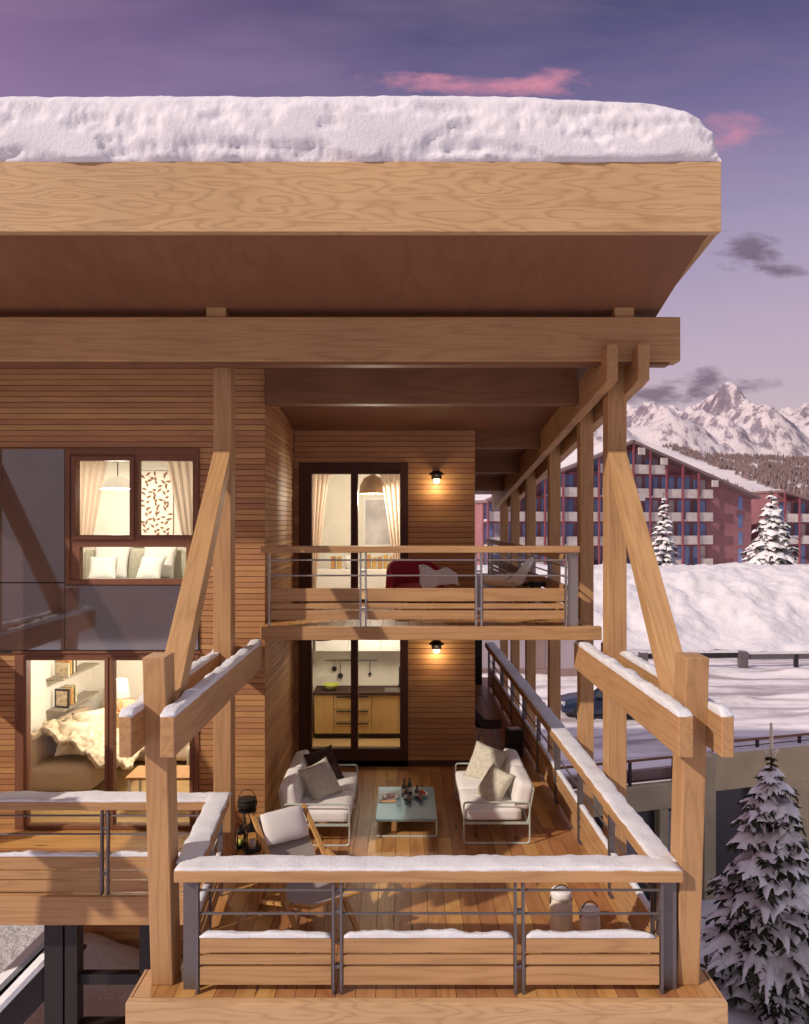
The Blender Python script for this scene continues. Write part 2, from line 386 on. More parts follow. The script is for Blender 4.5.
# ---- roof
fz0, fz1, fy, fxr, xl = 6.94, 7.625, 7.63, 3.10, -9.0
roof = part('roof', MB().hexa([(xl,fy+.11,7.60),(fxr-.09,fy+.11,7.60),(fxr-.09,21.4,6.25),(xl,21.4,6.25),(xl,fy+.11,7.615),(fxr-.09,fy+.11,7.615),(fxr-.09,21.4,6.28),(xl,21.4,6.28)]), M['charcoal'])
MB().box(xl, fxr, fy, fy+.10, fz0, fz1).build('fascia', M['fascia'], roof, bevel=.006)
MB().hexa([(fxr-.085,fy+.104,fz0+.01),(fxr,fy+.104,fz0+.01),(fxr,21.4,5.25),(fxr-.085,21.4,5.25),(fxr-.085,fy+.104,fz1),(fxr,fy+.104,fz1),(fxr,21.4,6.28),(fxr-.085,21.4,6.28)]).build('fascia', M['timber_y'], roof)
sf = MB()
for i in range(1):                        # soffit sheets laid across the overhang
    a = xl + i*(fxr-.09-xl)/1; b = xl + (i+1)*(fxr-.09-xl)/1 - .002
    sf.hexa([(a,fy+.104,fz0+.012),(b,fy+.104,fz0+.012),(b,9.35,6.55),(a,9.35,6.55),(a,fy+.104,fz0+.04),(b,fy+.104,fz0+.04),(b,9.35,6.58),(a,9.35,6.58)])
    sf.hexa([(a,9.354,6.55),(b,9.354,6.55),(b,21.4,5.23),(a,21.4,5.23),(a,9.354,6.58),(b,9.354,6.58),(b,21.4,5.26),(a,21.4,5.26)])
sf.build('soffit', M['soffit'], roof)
for a in (-2.315, 2.46): part('packing_block', MB().box(a, a+.225, 9.12, 9.30, 6.491, 6.62), M['timber_z'])
# ---- big eave beam and a dark strip standing in for the shadow beneath it
part('eave_beam', MB().box(xl, 3.215, 9.08, 9.32, 5.97, 6.49), M['timber_x'], bevel=.012)
part('shadow_strip', MB().box(xl, 3.10, 9.12, 9.30, 5.938, 5.967), M['darkbeam'])
# ---- purlin pair running back under the roof on the east side
def zpur(y): return 5.70 - .109*(y-8.8)
for (a, b) in ((2.30, 2.425), (2.655, 2.785)):
    mb = MB(); y0, y1 = 8.86, 20.6
    prof = [(y0, zpur(y0)+.02), (y0+.22, zpur(y0)-.02), (y1, zpur(y1)), (y1, zpur(y1)+.44), (y0, zpur(y0)+.43)]
    part('purlin', mb.prism(prof, a, b, 'x'), M['timber_y'], bevel=.008)
# header and ceiling beams
part('header_beam', MB().box(-1.84, 2.296, 10.30, 10.52, 5.66, 6.16), M['darkbeam'], bevel=.008)
for y in (13.16, 15.6, 18.0):
    z = 5.36 - .11*(y-13.1)
    part('ceiling_beam', MB().box(1.05 if y < 14 else 1.2, 2.296, y, y+.2, z, z+.42), M['darkbeam'])
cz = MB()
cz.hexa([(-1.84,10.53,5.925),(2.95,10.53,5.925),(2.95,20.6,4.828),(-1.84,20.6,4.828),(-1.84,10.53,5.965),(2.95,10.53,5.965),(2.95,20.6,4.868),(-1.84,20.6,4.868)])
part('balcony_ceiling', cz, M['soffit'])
# ---- timber brace frames: tall post, raking strut, short front post, clamping beams
BEAMS = []
def brace_frame(xm0, xm1, xf0, xf1, xi, xo, far=False, xi_b=None):
    part('tall_post', MB().box(xm0, xm1, 9.42, 9.66, -8.3, 6.62), M['timber_z'], bevel=.01)
    s0, s1 = (xm0, xm1)
    part('strut', MB().hexa([(s0+.006,9.36,4.66),(s1-.006,9.36,4.66),(s1-.006,9.415,4.96),(s0+.006,9.415,4.96),(s0+.006,6.90,2.02),(s1-.006,6.90,2.02),(s1-.006,6.90,2.36),(s0+.006,6.90,2.36)][:4]
        + [(xf0-.015,6.94,2.1),(xf1+.015,6.94,2.1),(xf1+.015,6.94,2.42),(xf0-.015,6.94,2.42)]), M['timber_rake'], bevel=.008)
    part('front_post', MB().hexa([(xf0,6.90,0),(xf1,6.90,0),(xf1,7.16,0),(xf0,7.16,0),(xf0,6.67,2.94),(xf1,6.67,2.94),(xf1,6.95,2.94),(xf0,6.95,2.94)]), M['timber_z'], bevel=.01)
    for (a, b) in (xi, xo):
        part('clamp_beam', MB().box(a, b, 6.40, 10.36, 2.165, 2.50), M['timber_y'], bevel=.008)
        BEAMS.append((a, b))
brace_frame(-2.31, -2.095, -2.245, -2.05, (-2.006, -1.889), (-2.345, -2.24))
brace_frame(2.455, 2.685, 2.41, 2.61, (2.25, 2.372), (2.605, 2.705))
brace_frame(-6.06, -5.84, -6.05, -5.86, (-5.80, -5.68), (-6.19, -6.07))
# ---- gallery posts down the east side
for y in (10.9, 13.2, 15.7, 17.9, 19.9):
    part('gallery_post', MB().box(2.455, 2.645, y, y+.2, -8.3, zpur(y)+.3), M['timber_z'], bevel=.008)

# ---- lower terrace deck
def planks(x0, x1, y0, y1, z, pitch=.175, xr=None):
    mb = MB(); n = round((x1-x0)/pitch); w = (x1-x0)/n
    for i in range(n):
        a = x0+i*w; b = a+w-.005; y = y0
        while y < y1-.01:
            e = min(y1, y+rnd.uniform(2.2, 4.2))
            if y1-e < .6: e = y1
            j = rnd.uniform(-.0015, .0015)
            mb.box(a, b, y, e-.004, z-.03, z+j); y = e
    return mb
dk = part('terrace_deck', MB().box(-2.36, 2.74, 6.70, 7.14, -.5, -.034).box(-2.06, 2.40, 7.142, 20.6, -.5, -.034), M['darkbeam'])
planks(-2.345, 2.725, 6.73, 7.15, 0).build('decking', M['deck_y'], dk)
planks(-2.06, 2.38, 7.154, RY+.06, 0).build('decking', M['deck_y'], dk)
planks(1.0, 2.36, RY+.066, 20.6, 0).build('decking', M['deck_y'], dk)
MB().box(-2.378, 2.757, 6.64, 6.725, -.62, .003).build('edge_beam', M['fascia'], dk, bevel=.008)
for s, x in ((-1, -2.375), (1, 2.73)): MB().box(x, x+.024, 6.73, 7.14, -.5, .004).build('edge_board', M['timber_y'], dk)
# west wing deck
wk = part('wing_deck', MB().box(xl, -2.07, 8.62, FY, -.30, -.034), M['darkbeam'])
mb = MB()
for i in range(12):
    y = 8.62 + i*.149
    x = xl
    while x < -2.1:
        e = min(-2.075, x+rnd.uniform(2.5, 4.5)); mb.box(x, e-.004, y, y+.143, -.03, 0); x = e
mb.build('decking', M['deck_x'], wk)
MB().box(xl, -2.066, 8.53, 8.616, -.312, .003).build('edge_beam', M['timber_x'], wk, bevel=.008)
# upper balcony slab
bk = part('balcony_deck', MB().box(-1.84, 2.30, 10.10, RY-.004, 2.58, 2.716).box(1.2, 2.30, RY, 20.6, 2.58, 2.716), M['darkbeam'])
planks(-1.83, 2.29, 10.10, RY-.01, 2.75).build('decking', M['deck_y'], bk)
planks(1.22, 2.29, RY+.0, 20.6, 2.75).build('decking', M['deck_y'], bk)
MB().box(-1.85, 2.53, 10.0, 10.095, 2.585, 2.757).build('edge_beam', M['timber_x'], bk, bevel=.008)
MB().box(2.305, 2.42, 10.10, 20.6, 2.585, 2.757).build('edge_beam', M['timber_y'], bk)

# ---- walls
DW = (-5.19, -2.74, -.02, 2.35)          # wing sliding door
UW = (-8.6, -2.735, 2.36, 5.072)         # band of window and smoked panels
wall(xl, -1.862, 0, 6.40, FY, [DW, UW])
wall(FY+.03, RY, 0, 6.05, -1.86, ax='y', sg=1, mat='siding_y')
RD0 = (-1.77, .06, 2.752, 5.09); RD1 = (-1.77, .06, -.02, 2.36)
wall(-1.852, 1.184, 0, 2.57, RY, [RD1], pitch=.09); wall(-1.852, 1.184, 2.76, 5.95, RY, [RD0], pitch=.09)
wall(RY+.14, 20.6, 0, 5.3, 1.18, ax='y', sg=1, mat='siding_y', pitch=.09)
part('wall', MB().box(1.2, 1.95, 19.6, 19.7, .01, 2.5), M['charcoal'])
part('wall', MB().box(xl, 1.05, 20.5, 20.6, -8.3, 5.2), M['darkbeam'])
part('wall', MB().box(xl, xl+.1, 10.5, 20.4, -.3, 5.4), M['darkbeam'])
bw, bb = siding(-5.3, 2.0, -8.3, -.52, 12.6, pitch=.12); w = part('wall', bb, M['charcoal']); bw.build('siding', M['siding_x'], w)
part('roof_terrace_slab', MB().box(xl, -2.4, 10.6, 20.4, 2.36, 2.58), M['charcoal'])

# ---- windows and doors
def frame(name, outer, holes, y0, y1, mat, label=None):
    mb = MB(); cells(mb, *outer, holes, y0, y1)
    f = part(name, mb, M[mat], label=label)
    for h in holes:
        MB().box(h[0]-.01, h[1]+.01, (y0+y1)/2-.006, (y0+y1)/2+.006, h[2]-.01, h[3]+.01).build('pane', M['glass'], f)
    return f
def rim(mb, h, w, y0, y1):               # raised sash border round a hole
    mb.box(h[0]-w, h[1]+w, y0, y1, h[3], h[3]+w).box(h[0]-w, h[1]+w, y0, y1, h[2]-w, h[2]).box(h[0]-w, h[0], y0, y1, h[2], h[3]).box(h[1], h[1]+w, y0, y1, h[2], h[3]); return mb
f = frame('sliding_door', (-5.19, -2.74, .0, 2.35), [(-5.03, -3.99, .06, 2.26), (-3.876, -2.86, .06, 2.26)], 10.385, 10.50, 'winframe', 'brown framed sliding glass door of the wing')
rim(MB(), (-5.03, -3.99, .06, 2.26), .045, 10.372, 10.383).build('sash', M['winframe'], f)
rim(MB(), (-3.876, -2.86, .06, 2.26), .045, 10.372, 10.383).build('sash', M['winframe'], f)
MB().box(-5.21, -2.72, 10.365, 10.52, 2.353, 2.385).build('drip_rail', M['winframe'], f)
uh = [(-4.367, -3.65, 3.927, 4.916), (-3.54, -2.82, 3.927, 4.916), (-4.327, -2.907, 3.34, 3.767)]
f = frame('window', (-4.513, -2.737, 3.265, 5.07), uh, 10.385, 10.50, 'winframe', 'three part brown window with low bottom pane')
rim(MB(), uh[0], .055, 10.352, 10.383).build('sash', M['winframe'], f)
rim(MB(), (-4.45, -2.80, 3.33, 5.005), .062, 10.366, 10.381).build('casing', M['winframe'], f)
for (a, b, c, d) in ((-8.6, -4.525, 3.30, 5.07), (-8.6, -4.525, 2.40, 3.285), (-4.515, -2.745, 2.40, 3.255)):
    part('smoked_panel', MB().box(a, b, 10.375, 10.41, c, d), M['panel'])
part('wall', MB().box(-8.6, -4.518, 10.413, 10.50, 2.37, 5.07).box(-4.516, -2.74, 10.413, 10.50, 2.37, 3.262), M['charcoal'])
part('panel_trim', MB().box(-8.6, -2.74, 10.372, 10.42, 2.362, 2.398).box(-4.522, -4.517, 10.37, 10.42, 2.4, 5.07), M['charcoal'])
for (o, zb, zt, lab) in ((RD0, 2.80, 4.906, 'dark sliding balcony door'), (RD1, .305, 2.20, 'dark sliding kitchen door')):
    hs = [(-1.553, -.90, zb, zt), (-.781, -.076, zb, zt)]
    f = frame('sliding_door', (o[0], o[1], o[2]+.02, o[3]), hs, RY-.03, RY+.10, 'darkframe', lab)
    rim(MB(), hs[0], .04, RY-.045, RY-.033).build('sash', M['darkframe'], f)
    rim(MB(), hs[1], .04, RY-.045, RY-.033).build('sash', M['darkframe'], f)
part('skirting', MB().box(-1.85, 1.184, RY-.03, RY-.004, .004, .10), M['darkframe'])

# ---- rooms behind the glass
def room(x0, x1, y0, y1, z0, z1):
    w = MB().box(x0, x1, y1, y1+.08, z0, z1).box(x0-.08, x0-.002, y0, y1+.08, z0, z1).box(x1+.002, x1+.08, y0, y1+.08, z0, z1)
    part('room_wall', w, M['cream'])
    part('room_ceiling', MB().box(x0, x1, y0, y1, z1+.002, z1+.06), M['cream'])
    part('room_floor', MB().box(x0, x1, y0, y1, z0-.03, z0), M['floorwood'])
room(-1.80, 1.0, 13.235, 15.35, .01, 2.55)
room(-1.80, 1.0, 13.235, 16.2, 2.76, 5.15)
room(-5.70, -2.2, 10.535, 14.25, .01, 2.33)
room(-5.60, -2.2, 10.535, 13.2, 2.60, 5.3)

# ================================================================== railings
def snow_strip(mb, p0, p1, n0, n1, z, h=.045, seed=0, ragged=.012, step=.05, e0=0, e1=0):
    """soft irregular cap of snow along p0-p1 between offsets n0..n1"""
    p0, p1 = Vector((*p0, z)), Vector((*p1, z)); d = p1-p0; ln = d.length; d.normalize(); nrm = Vector((d.y, -d.x, 0))
    nu = max(4, int(ln/step)); prof = [(0,0),(-.01,.45),(.01,.86),(.05,1.0),(.35,1.06),(.65,1.06),(.95,1.0),(.99,.86),(1.01,.45),(1,0)]
    def fn(u, v):
        i = round(v*(len(prof)-1)); a, b = prof[i]
        # uneven ends
        s = -e0 + u*(ln+e0+e1)
        q = p0 + d*s + nrm*(n0+(n1-n0)*a)
        k = fbm((q.x*3+seed, q.y*3, seed*1.7), 3); k2 = fbm((q.x*14, q.y*14, seed), 3)
        endk = min(1, min(u, 1-u)*nu/2.0 + .35)
        hh = h*(1 + .65*k + .3*k2)*b*endk
        side = (fbm((s*5, seed+9.1, 0), 3))*ragged*(1 if a > .5 else -1)
        return q + nrm*side + Vector((0, 0, hh - (.003 if b == 0 else 0)))
    b0 = len(mb.v); mb.grid(nu, len(prof), fn)
    n = nu; k = len(prof)
    mb.f.append(tuple(b0+j*n for j in range(k))); mb.f.append(tuple(b0+j*n+n-1 for j in reversed(range(k))))
    return mb

def railing(name, label, p0, p1, zf, zs, stations, axis, hand, plates=(), light=False, snow=None, group=None, bays=None, hz=None):
    """zs: dict of heights above zf. stations: distances of the post pairs; hand: (n0,n1) handrail offsets, rail line at n=0"""
    a, b = Vector(p0), Vector(p1); ln = (b-a).length; d = (b-a)/ln
    P = lambda s: a + d*s
    t = thing(name, label, 'railing', (a.x, a.y, zf))
    st = M['steel_light'] if light else M['steel']
    h0, h1 = hz or (0, ln)
    MB().run(P(h0), P(h1), hand[0], hand[1], zf+zs['top']-zs['thick'], zf+zs['top']).build('handrail', M['timber_'+axis], t, bevel=.008)
    n = Vector((d.y, -d.x))
    edges = [0]+list(stations)+[ln]
    for zr in zs['rods']:
        q0, q1 = P(0)+n*.0, P(ln)
        MB().tube([(q0.x, q0.y, zf+zr), (q1.x, q1.y, zf+zr)], .0115, 8).build('rod', st, t)
    for s in stations:
        mb = MB()
        for o in (-.034, .034): mb.run(P(s+o-.011), P(s+o+.011), -.028, .028, zf+.002, zf+zs['top']-zs['thick'])
        mb.run(P(s-.022), P(s+.022), -.015, .015, zf+.22, zf+.25); mb.run(P(s-.022), P(s+.022), -.015, .015, zf+.7, zf+.73)
        mb.build('post', st, t)
    for s in (0, ln):
        MB().run(P(s-.011), P(s+.011), -.028, .028, zf+.002, zf+zs['top']-zs['thick']).build('post', st, t)
    for (s, w) in plates:
        MB().run(P(s), P(s+w), -.05, -.02, zf+.002, zf+zs['top']-zs['thick']).build('end_plate', st, t)
    for i, (e0, e1) in enumerate(zip(edges, edges[1:])):
        s0 = e0 + (.05 if i else .02); s1 = e1 - (.05 if i < len(edges)-2 else .02)
        for (z0, z1) in zs['boards']:
            MB().run(P(s0), P(s1), -.018, .018, zf+z0, zf+z1).build('board', M['timber_'+axis], t, bevel=.004)
    return t, P, edges
# terrace front
ZF = dict(top=1.09, thick=.10, rods=(.897, .693), boards=((.08,.232),(.258,.334),(.36,.495)))
SN = []
def snow_on(name, label, fn, group='snow caps on the railings'):
    mb = MB(); fn(mb); o = mb.build(name, M['snow'], None, smooth=True); tag(o, label, 'snow', group); return o
LX0, RX0 = -1.80, 2.235
stF = [-.585-LX0, .998-LX0]
_, PF, ed = railing('terrace_railing', 'timber and steel railing across the near front of the lower terrace', (LX0, 6.79), (RX0, 6.79), 0, ZF, stF, 'x', (-.20, .07), plates=(), hz=(-.19, 4.205))
for x0, x1 in ((-1.94, -1.82), (2.25, 2.385)):
    MB().box(x0, x1, 6.84, 6.865, .002, .988).box(x0, x0+.02, 6.866, 6.94, .002, .988).box(x1-.02, x1, 6.866, 6.94, .002, .988).build('corner_post', M['steel'], _)
def fs(mb):
    snow_strip(mb, (-1.985, 6.79), (2.40, 6.79), -.195, .062, 1.09, .027, 1)
    for i, (a, b) in enumerate(zip(ed, ed[1:])):
        snow_strip(mb, (LX0+a+(.06 if i else .02), 6.79), (LX0+b-.06, 6.79), -.028, .026, .495, .034, 5+i, .006)
snow_on('snow_cover', 'snow lying along the near front railing of the lower terrace', fs)
# terrace east side, running back to the far end of the gallery
ea, eb = Vector((2.285, 6.99)), Vector((2.10, 19.4)); ln = (eb-ea).length
stE = [.12+1.42*i for i in range(0, 9)]
t, PE, ed = railing('terrace_railing', 'long snow topped railing down the open east side of the lower terrace', ea, eb, 0, ZF, stE, 'y', (-.10, .13), hz=(-.01, ln))
def fe(mb):
    snow_strip(mb, PE(.0), PE(ln), -.09, .122, 1.09, .027, 21, e0=.1)
    for i, (a, b) in enumerate(zip(ed, ed[1:])):
        if b-a > .3: snow_strip(mb, PE(a+.06), PE(b-.06), -.028, .026, .495, .034, 35+i, .006)
snow_on('snow_cover', 'snow lying along the long east side railing of the lower terrace', fe)
# terrace west side, short run up to the wing
wa, wb = Vector((-2.02, 8.55)), Vector((-1.90, 6.99)); lw = (wb-wa).length
t, PW, ed = railing('terrace_railing', 'short railing joining the terrace corner to the wing balcony', wa, wb, 0, ZF, [.75], 'y', (-.10, .13), hz=(0, lw))
def fw(mb):
    snow_strip(mb, PW(0), PW(lw), -.095, .122, 1.09, .027, 51, e0=.12, e1=.1)
    for i, (a, b) in enumerate(zip(ed, ed[1:])): snow_strip(mb, PW(a+.06), PW(b-.06), -.028, .026, .495, .034, 55+i, .006)
snow_on('snow_cover', 'snow lying along the short railing between terrace corner and wing', fw)
# wing front
ZW = dict(top=1.035, thick=.09, rods=(.864, .66), boards=((.03,.15),(.17,.258),(.278,.425)))
stW = [9-8.0, 9-6.4, 9-4.85, 9-3.3]
t, PN, ed = railing('wing_railing', 'timber and steel railing across the front of the wing balcony', (-9, 8.6), (-2.1, 8.6), 0, ZW, stW, 'x', (-.20, .07), hz=(0, 7.02))
def fn_(mb):
    snow_strip(mb, (-8.98, 8.6), (-1.95, 8.6), -.195, .062, 1.035, .027, 61)
    for i, (a, b) in enumerate(zip(ed, ed[1:])): snow_strip(mb, PN(a+.06), PN(b-.06), -.028, .026, .425, .034, 65+i, .006)
snow_on('snow_cover', 'snow lying along the railing of the wing balcony', fn_)
# upper balcony front and side
ZU = dict(top=1.04, thick=.085, rods=(.86, .66), boards=((.095,.21),(.235,.30),(.33,.496)))
t, PU, ed = railing('balcony_railing', 'bare wood topped railing across the upper balcony', (-1.74, 10.05), (2.08, 10.05), 2.75, ZU, [-.532+1.74, .955+1.74], 'x', (-.14, .06), light=True, hz=(-.10, 3.99))
MB().box(2.11, 2.24, 10.06, 10.085, 2.758, 3.70).box(2.22, 2.24, 10.086, 10.16, 2.758, 3.70).build('corner_post', M['steel_light'], t)
ua, ub = Vector((2.20, 10.26)), Vector((2.12, 19.6))
railing('balcony_railing', 'bare wood topped railing down the side of the upper gallery', ua, ub, 2.75, dict(ZU, top=.92, rods=(.74,.60)), [1.45*i for i in range(1, 7)], 'y', (-.10, .06), light=True)

# snow on the clamp beams
LB = ['snow strip on the inner beam beside the west front post', 'snow strip on the outer beam beside the west front post', 'snow strip on the inner beam beside the east front post',
      'snow strip on the outer beam beside the east front post', 'snow strip on the inner beam of the far west brace', 'snow strip on the outer beam of the far west brace']
for i, (a, b) in enumerate(BEAMS):
    mb = MB(); snow_strip(mb, (a, 10.34), (a, 6.41), -(b-a), 0, 2.50, .055, 80+i, .008) if False else snow_strip(mb, (b, 6.405), (b, 10.3), -(b-a)+.0, 0, 2.50, .046, 80+i, .008)
    o = mb.build('snow_strip', M['snow'], None, smooth=True); tag(o, LB[i], 'snow', 'snow strips on the brace beams')

# ---- the deep snow load on the roof
def roof_snow():
    mb = MB(); nu, nv = 760, 64; x0, x1 = -8.97, 3.09
    prof = [(7.66, 7.60), (7.615, 7.66), (7.60, 7.82), (7.61, 7.99), (7.64, 8.14), (7.69, 8.26), (7.79, 8.35), (7.95, 8.41), (8.4, 8.44), (10, 8.22), (15, 7.6), (21.3, 6.9), (21.4, 6.28)]
    # arc length table
    d = [0]
    for (a, b), (c, e) in zip(prof, prof[1:]):
        d.append(d[-1] + min(math.hypot(c-a, e-b), .35))
    def at(t):
        s = t*d[-1]
        for i in range(len(d)-1):
            if s <= d[i+1]+1e-9:
                k = (s-d[i])/(d[i+1]-d[i]); return (prof[i][0]+(prof[i+1][0]-prof[i][0])*k, prof[i][1]+(prof[i+1][1]-prof[i][1])*k, i+k)
        return (*prof[-1], len(d)-1)
    hx = [(1.2,1.0),(1.7,.955),(2.3,.915),(2.6,.865),(2.78,.80),(2.9,.71),(3.0,.56),(3.06,.36),(3.085,.15),(3.09,0.0)]
    def hf(x):
        if x <= hx[0][0]: return 1.0
        for (a, p), (b, q) in zip(hx, hx[1:]):
            if x <= b: return p+(q-p)*(x-a)/(b-a)
        return 0
    def fn(u, v):
        uu = u if u < .93 else .93 + .07*math.sin((u-.93)/.07*math.pi/2)
        x = x0+(x1-x0)*uu; v = v**1.15
        y, z, s = at(v)
        zb = 7.62-.1*max(0, y-7.63) if y > 7.63 else 7.62
        z = zb + (z-zb)*hf(x)
        face = min(1, s/1.2)*max(0, min(1, (6.2-s)/2.5)); crown = min(1, max(0, (s-4)/2))
        k = fbm((x*1.2, y*1.6, z*1.8), 3)*.085 + fbm((x*3.2+3, y*4, z*5.0), 4)*.045 + fbm((x*1.3, 1.1, z*10), 3)*.030 + fbm((x*14, y*14, z*16), 2)*.010
        lump = max(0, fbm((x*1.5+7, 4.2, z*3.4), 2))*.20
        low = max(0, 1-abs(s-1.8)/2.4)
        y += (-k - .9*lump*low)*face
        y = max(y, 7.575)
        z += face*.15*k + crown*(.012*fbm((x*.9,1.3,0),2) + .010*fbm((x*6,y*6,0),3))
        return (x, y, max(z, 7.605 if y < 8 else z))
    mb.grid(nu, nv, fn)
    return mb.build('snow_slab', M['roofsnow'], None, smooth=True)
tag(roof_snow(), 'thick lumpy slab of snow lying along the chalet roof edge', 'snow')
# ================================================================== terrace furniture
def V(*a): return Vector(a)
def loop_rect(y, x0, x1, z0, z1, r=.05, n=4):
    pts = []
    for (cx, cz, a0) in ((x1-r, z1-r, 0), (x0+r, z1-r, 90), (x0+r, z0+r, 180), (x1-r, z0+r, 270)):
        for k in range(n+1):
            a = R(a0+90*k/n); pts.append((cx+r*math.cos(a), y, cz+r*math.sin(a)))
    return pts
def make_sofa(name, label):
    t = thing(name, label, 'sofa', group='white garden sofas')
    for y in (-.80, .80): MB().tube(loop_rect(y, -.42, .42, .012, .53, .04), .0125, 6, closed=True).build('side_frame', M['frame_sage'], t, local=True)
    f = MB()
    for x in (-.40, .40): f.bar((x, -.80, .265), (x, .80, .265), .025, .03)
    for y in (-.79, 0, .79): f.bar((-.40, y, .265), (.40, y, .265), .03, .025, up=(0,0,1))
    f.build('seat_frame', M['frame_sage'], t, local=True)
    for y in (-.395, .395):
        MB().rbox((-.05, y, .365), (.76, .785, .165), .05, 9, .02).build('seat_cushion', M['white_fabric'], t, local=True, smooth=True, weld=True)
    for y in (-.395, .395):
        mb = MB().rbox((0, 0, 0), (.22, .785, .36), .07, 9, .0)
        mb.xf(Matrix.Translation((.35, y, .60)) @ Matrix.Rotation(R(11), 4, 'Y'))
        mb.build('back_cushion', M['white_fabric'], t, local=True, smooth=True, weld=True)
    f = MB()
    f.tube([(.40, -.80, .30), (.47, -.80, .70), (.47, .80, .70), (.40, .80, .30)], .011, 6)
    f.build('back_frame', M['frame_sage'], t, local=True)
    return t
s1 = make_sofa('garden_sofa', 'white cushioned metal sofa nearer the east railing, with two beige pillows')
s1.location = (1.175, 10.73, .0)
s2 = copy_tree(s1); s2['label'] = 'white cushioned metal sofa by the siding corner, holding one dark and one beige pillow'
s2.location = (-1.115, 10.66, 0); s2.rotation_euler = (0, 0, math.pi)

def pillow(name, label, mat, loc, size, rot, thick=.17, group=None, seed=0):
    mb = MB(); n = 17
    for sg in (-1, 1):
        def fn(u, v):
            a, b = 2*u-1, 2*v-1
            t = (max(0, 1-a*a)*max(0, 1-b*b))**.42
            px = a*(1-.10*(1-b*b)*abs(a)); py = b*(1-.10*(1-a*a)*abs(b))
            k = fbm((a*2+seed, b*2, sg), 3)*.018
            return (px*size/2, py*size/2, sg*(thick/2*t + k*t))
        mb.grid(n, n, fn)
    o = mb.build(name, M[mat], None, smooth=True, weld=True)
    o.location = loc; o.rotation_euler = rot
    return tag(o, label, 'pillow', group)
# on the east sofa
pillow('throw_pillow', 'beige pillow standing at the far end of the east sofa', 'linen', (1.16, 11.12, .645), .56, (R(62), R(8), R(-38)), .22, 'throw pillows', 1)
pillow('throw_pillow', 'beige pillow slumped against the near back cushion of the east sofa', 'linen', (1.19, 10.33, .62), .48, (R(52), R(4), R(-60)), .2, 'throw pillows', 2)
pillow('throw_pillow', 'dark brown pillow on the far half of the west sofa', 'dark_linen', (-1.14, 11.02, .65), .50, (R(60), R(-6), R(42)), .18, 'throw pillows', 3)
pillow('throw_pillow', 'beige pillow on the near half of the west sofa', 'linen', (-1.12, 10.42, .64), .52, (R(58), R(-8), R(48)), .2, 'throw pillows', 4)

# coffee table
t = thing('coffee_table', 'low coffee table with teal glass top between the two sofas', 'table', (.025, 10.75, 0))
MB().box(-.40, .40, -.62, .62, .222, .24).build('table_top', M['table_top'], t, local=True, bevel=.004)
for y in (-.60, .60):
    MB().tube(loop_rect(y, -.395, .395, .012, .216, .035), .012, 6, closed=True).build('leg_frame', M['frame_sage'], t, local=True)
def small(name, label, cat, loc, parts, group=None):
    t = thing(name, label, cat, loc, 0, group)
    for (n, mb, m) in parts: mb.build(n, M[m] if isinstance(m, str) else m, t, local=True, smooth=True)
    return t
M['bottle_brown'] = plain('brown_glass', (.05,.025,.012), .12, 0, 5, .2, spec=.7)
M['bottle_green'] = plain('green_glass', (.03,.06,.03), .12, 0, 5, .2, spec=.7)
M['amber'] = plain('amber_drink', (.6,.25,.04), .2, 0, 5, .1, spec=.6)
M['orange_red'] = plain('orange_red_fruit', (.62,.10,.03), .45, 0, 12, .3)
M['pink'] = plain('pale_pink_paper', (.75,.55,.55), .7, 0, 12, .1)
M['label_cream'] = plain('paper_label', (.7,.65,.5), .7, 0, 12, .1)
M['clear'] = glassmat('drinking_glass', (.97,.97,.96), .5)
bt = [(0.001,.0),(.034,.0),(.036,.015),(.036,.15),(.030,.185),(.014,.215),(.0125,.28),(.015,.285),(.015,.295),(.001,.296)]
for i, (x, y, m, h, lab) in enumerate([(-.03, .26, 'bottle_brown', .8, 'tall brown bottle at the back of the coffee table'), (.05, .33, 'bottle_green', .78, 'green glass bottle behind the others on the coffee table'),
        (.0, .08, 'bottle_brown', .66, 'shorter brown bottle in the middle of the coffee table'), (.15, .16, 'bottle_brown', .6, 'small brown bottle beside the orange fruit on the coffee table')]):
    small('bottle', lab, 'bottle', (.025+x, 10.75+y, .241), [('glass_body', MB().lathe([(r, z*h) for r, z in bt], n=14), m), ('paper_label', MB().lathe([(.0367, .05*h), (.0367, .13*h)], n=14), 'label_cream')], 'bottles on the coffee table')
gl = [(.001,.004),(.028,.004),(.031,.01),(.036,.10),(.034,.10),(.029,.012),(.001,.010)]
for i, (x, y, lab) in enumerate([(-.10, -.14, 'clear tumbler standing alone at the front of the coffee table'), (.04, .0, 'tumbler of amber drink before the bottles'), (.20, .05, 'tumbler of amber drink near the orange fruit')]):
    pr = [('tumbler', MB().lathe(gl, n=14), 'clear')]
    if i: pr.append(('drink', MB().lathe([(.001,.012),(.028,.013),(.032,.07),(.001,.07)], n=14), 'amber'))
    small('drinking_glass', lab, 'glass', (.025+x, 10.75+y, .241), pr, 'glasses on the coffee table')
small('plate', 'pale dish with folded napkins on the coffee table', 'dish', (-.19, 10.93, .241), [('dish', MB().lathe([(.001,.004),(.07,.004),(.12,.018),(.118,.022),(.068,.009),(.001,.009)], n=20), 'white'), ('napkin', MB().rbox((0,0,.03), (.13,.11,.035), .015, 5, .01, .01), 'pink')])
small('wooden_board', 'small wooden snack board lying on the coffee table', 'board', (-.23, 10.76, .241), [('board', MB().rbox((0,0,.009), (.24,.10,.018), .008, 4), M['timber_x'])])
tt = small('fruit_bowl', 'shallow bowl of orange red fruit on the coffee table', 'bowl', (.23, 10.97, .241), [('bowl', MB().lathe([(.001,.004),(.05,.004),(.10,.045),(.096,.047),(.047,.010),(.001,.010)], n=18), 'white')])
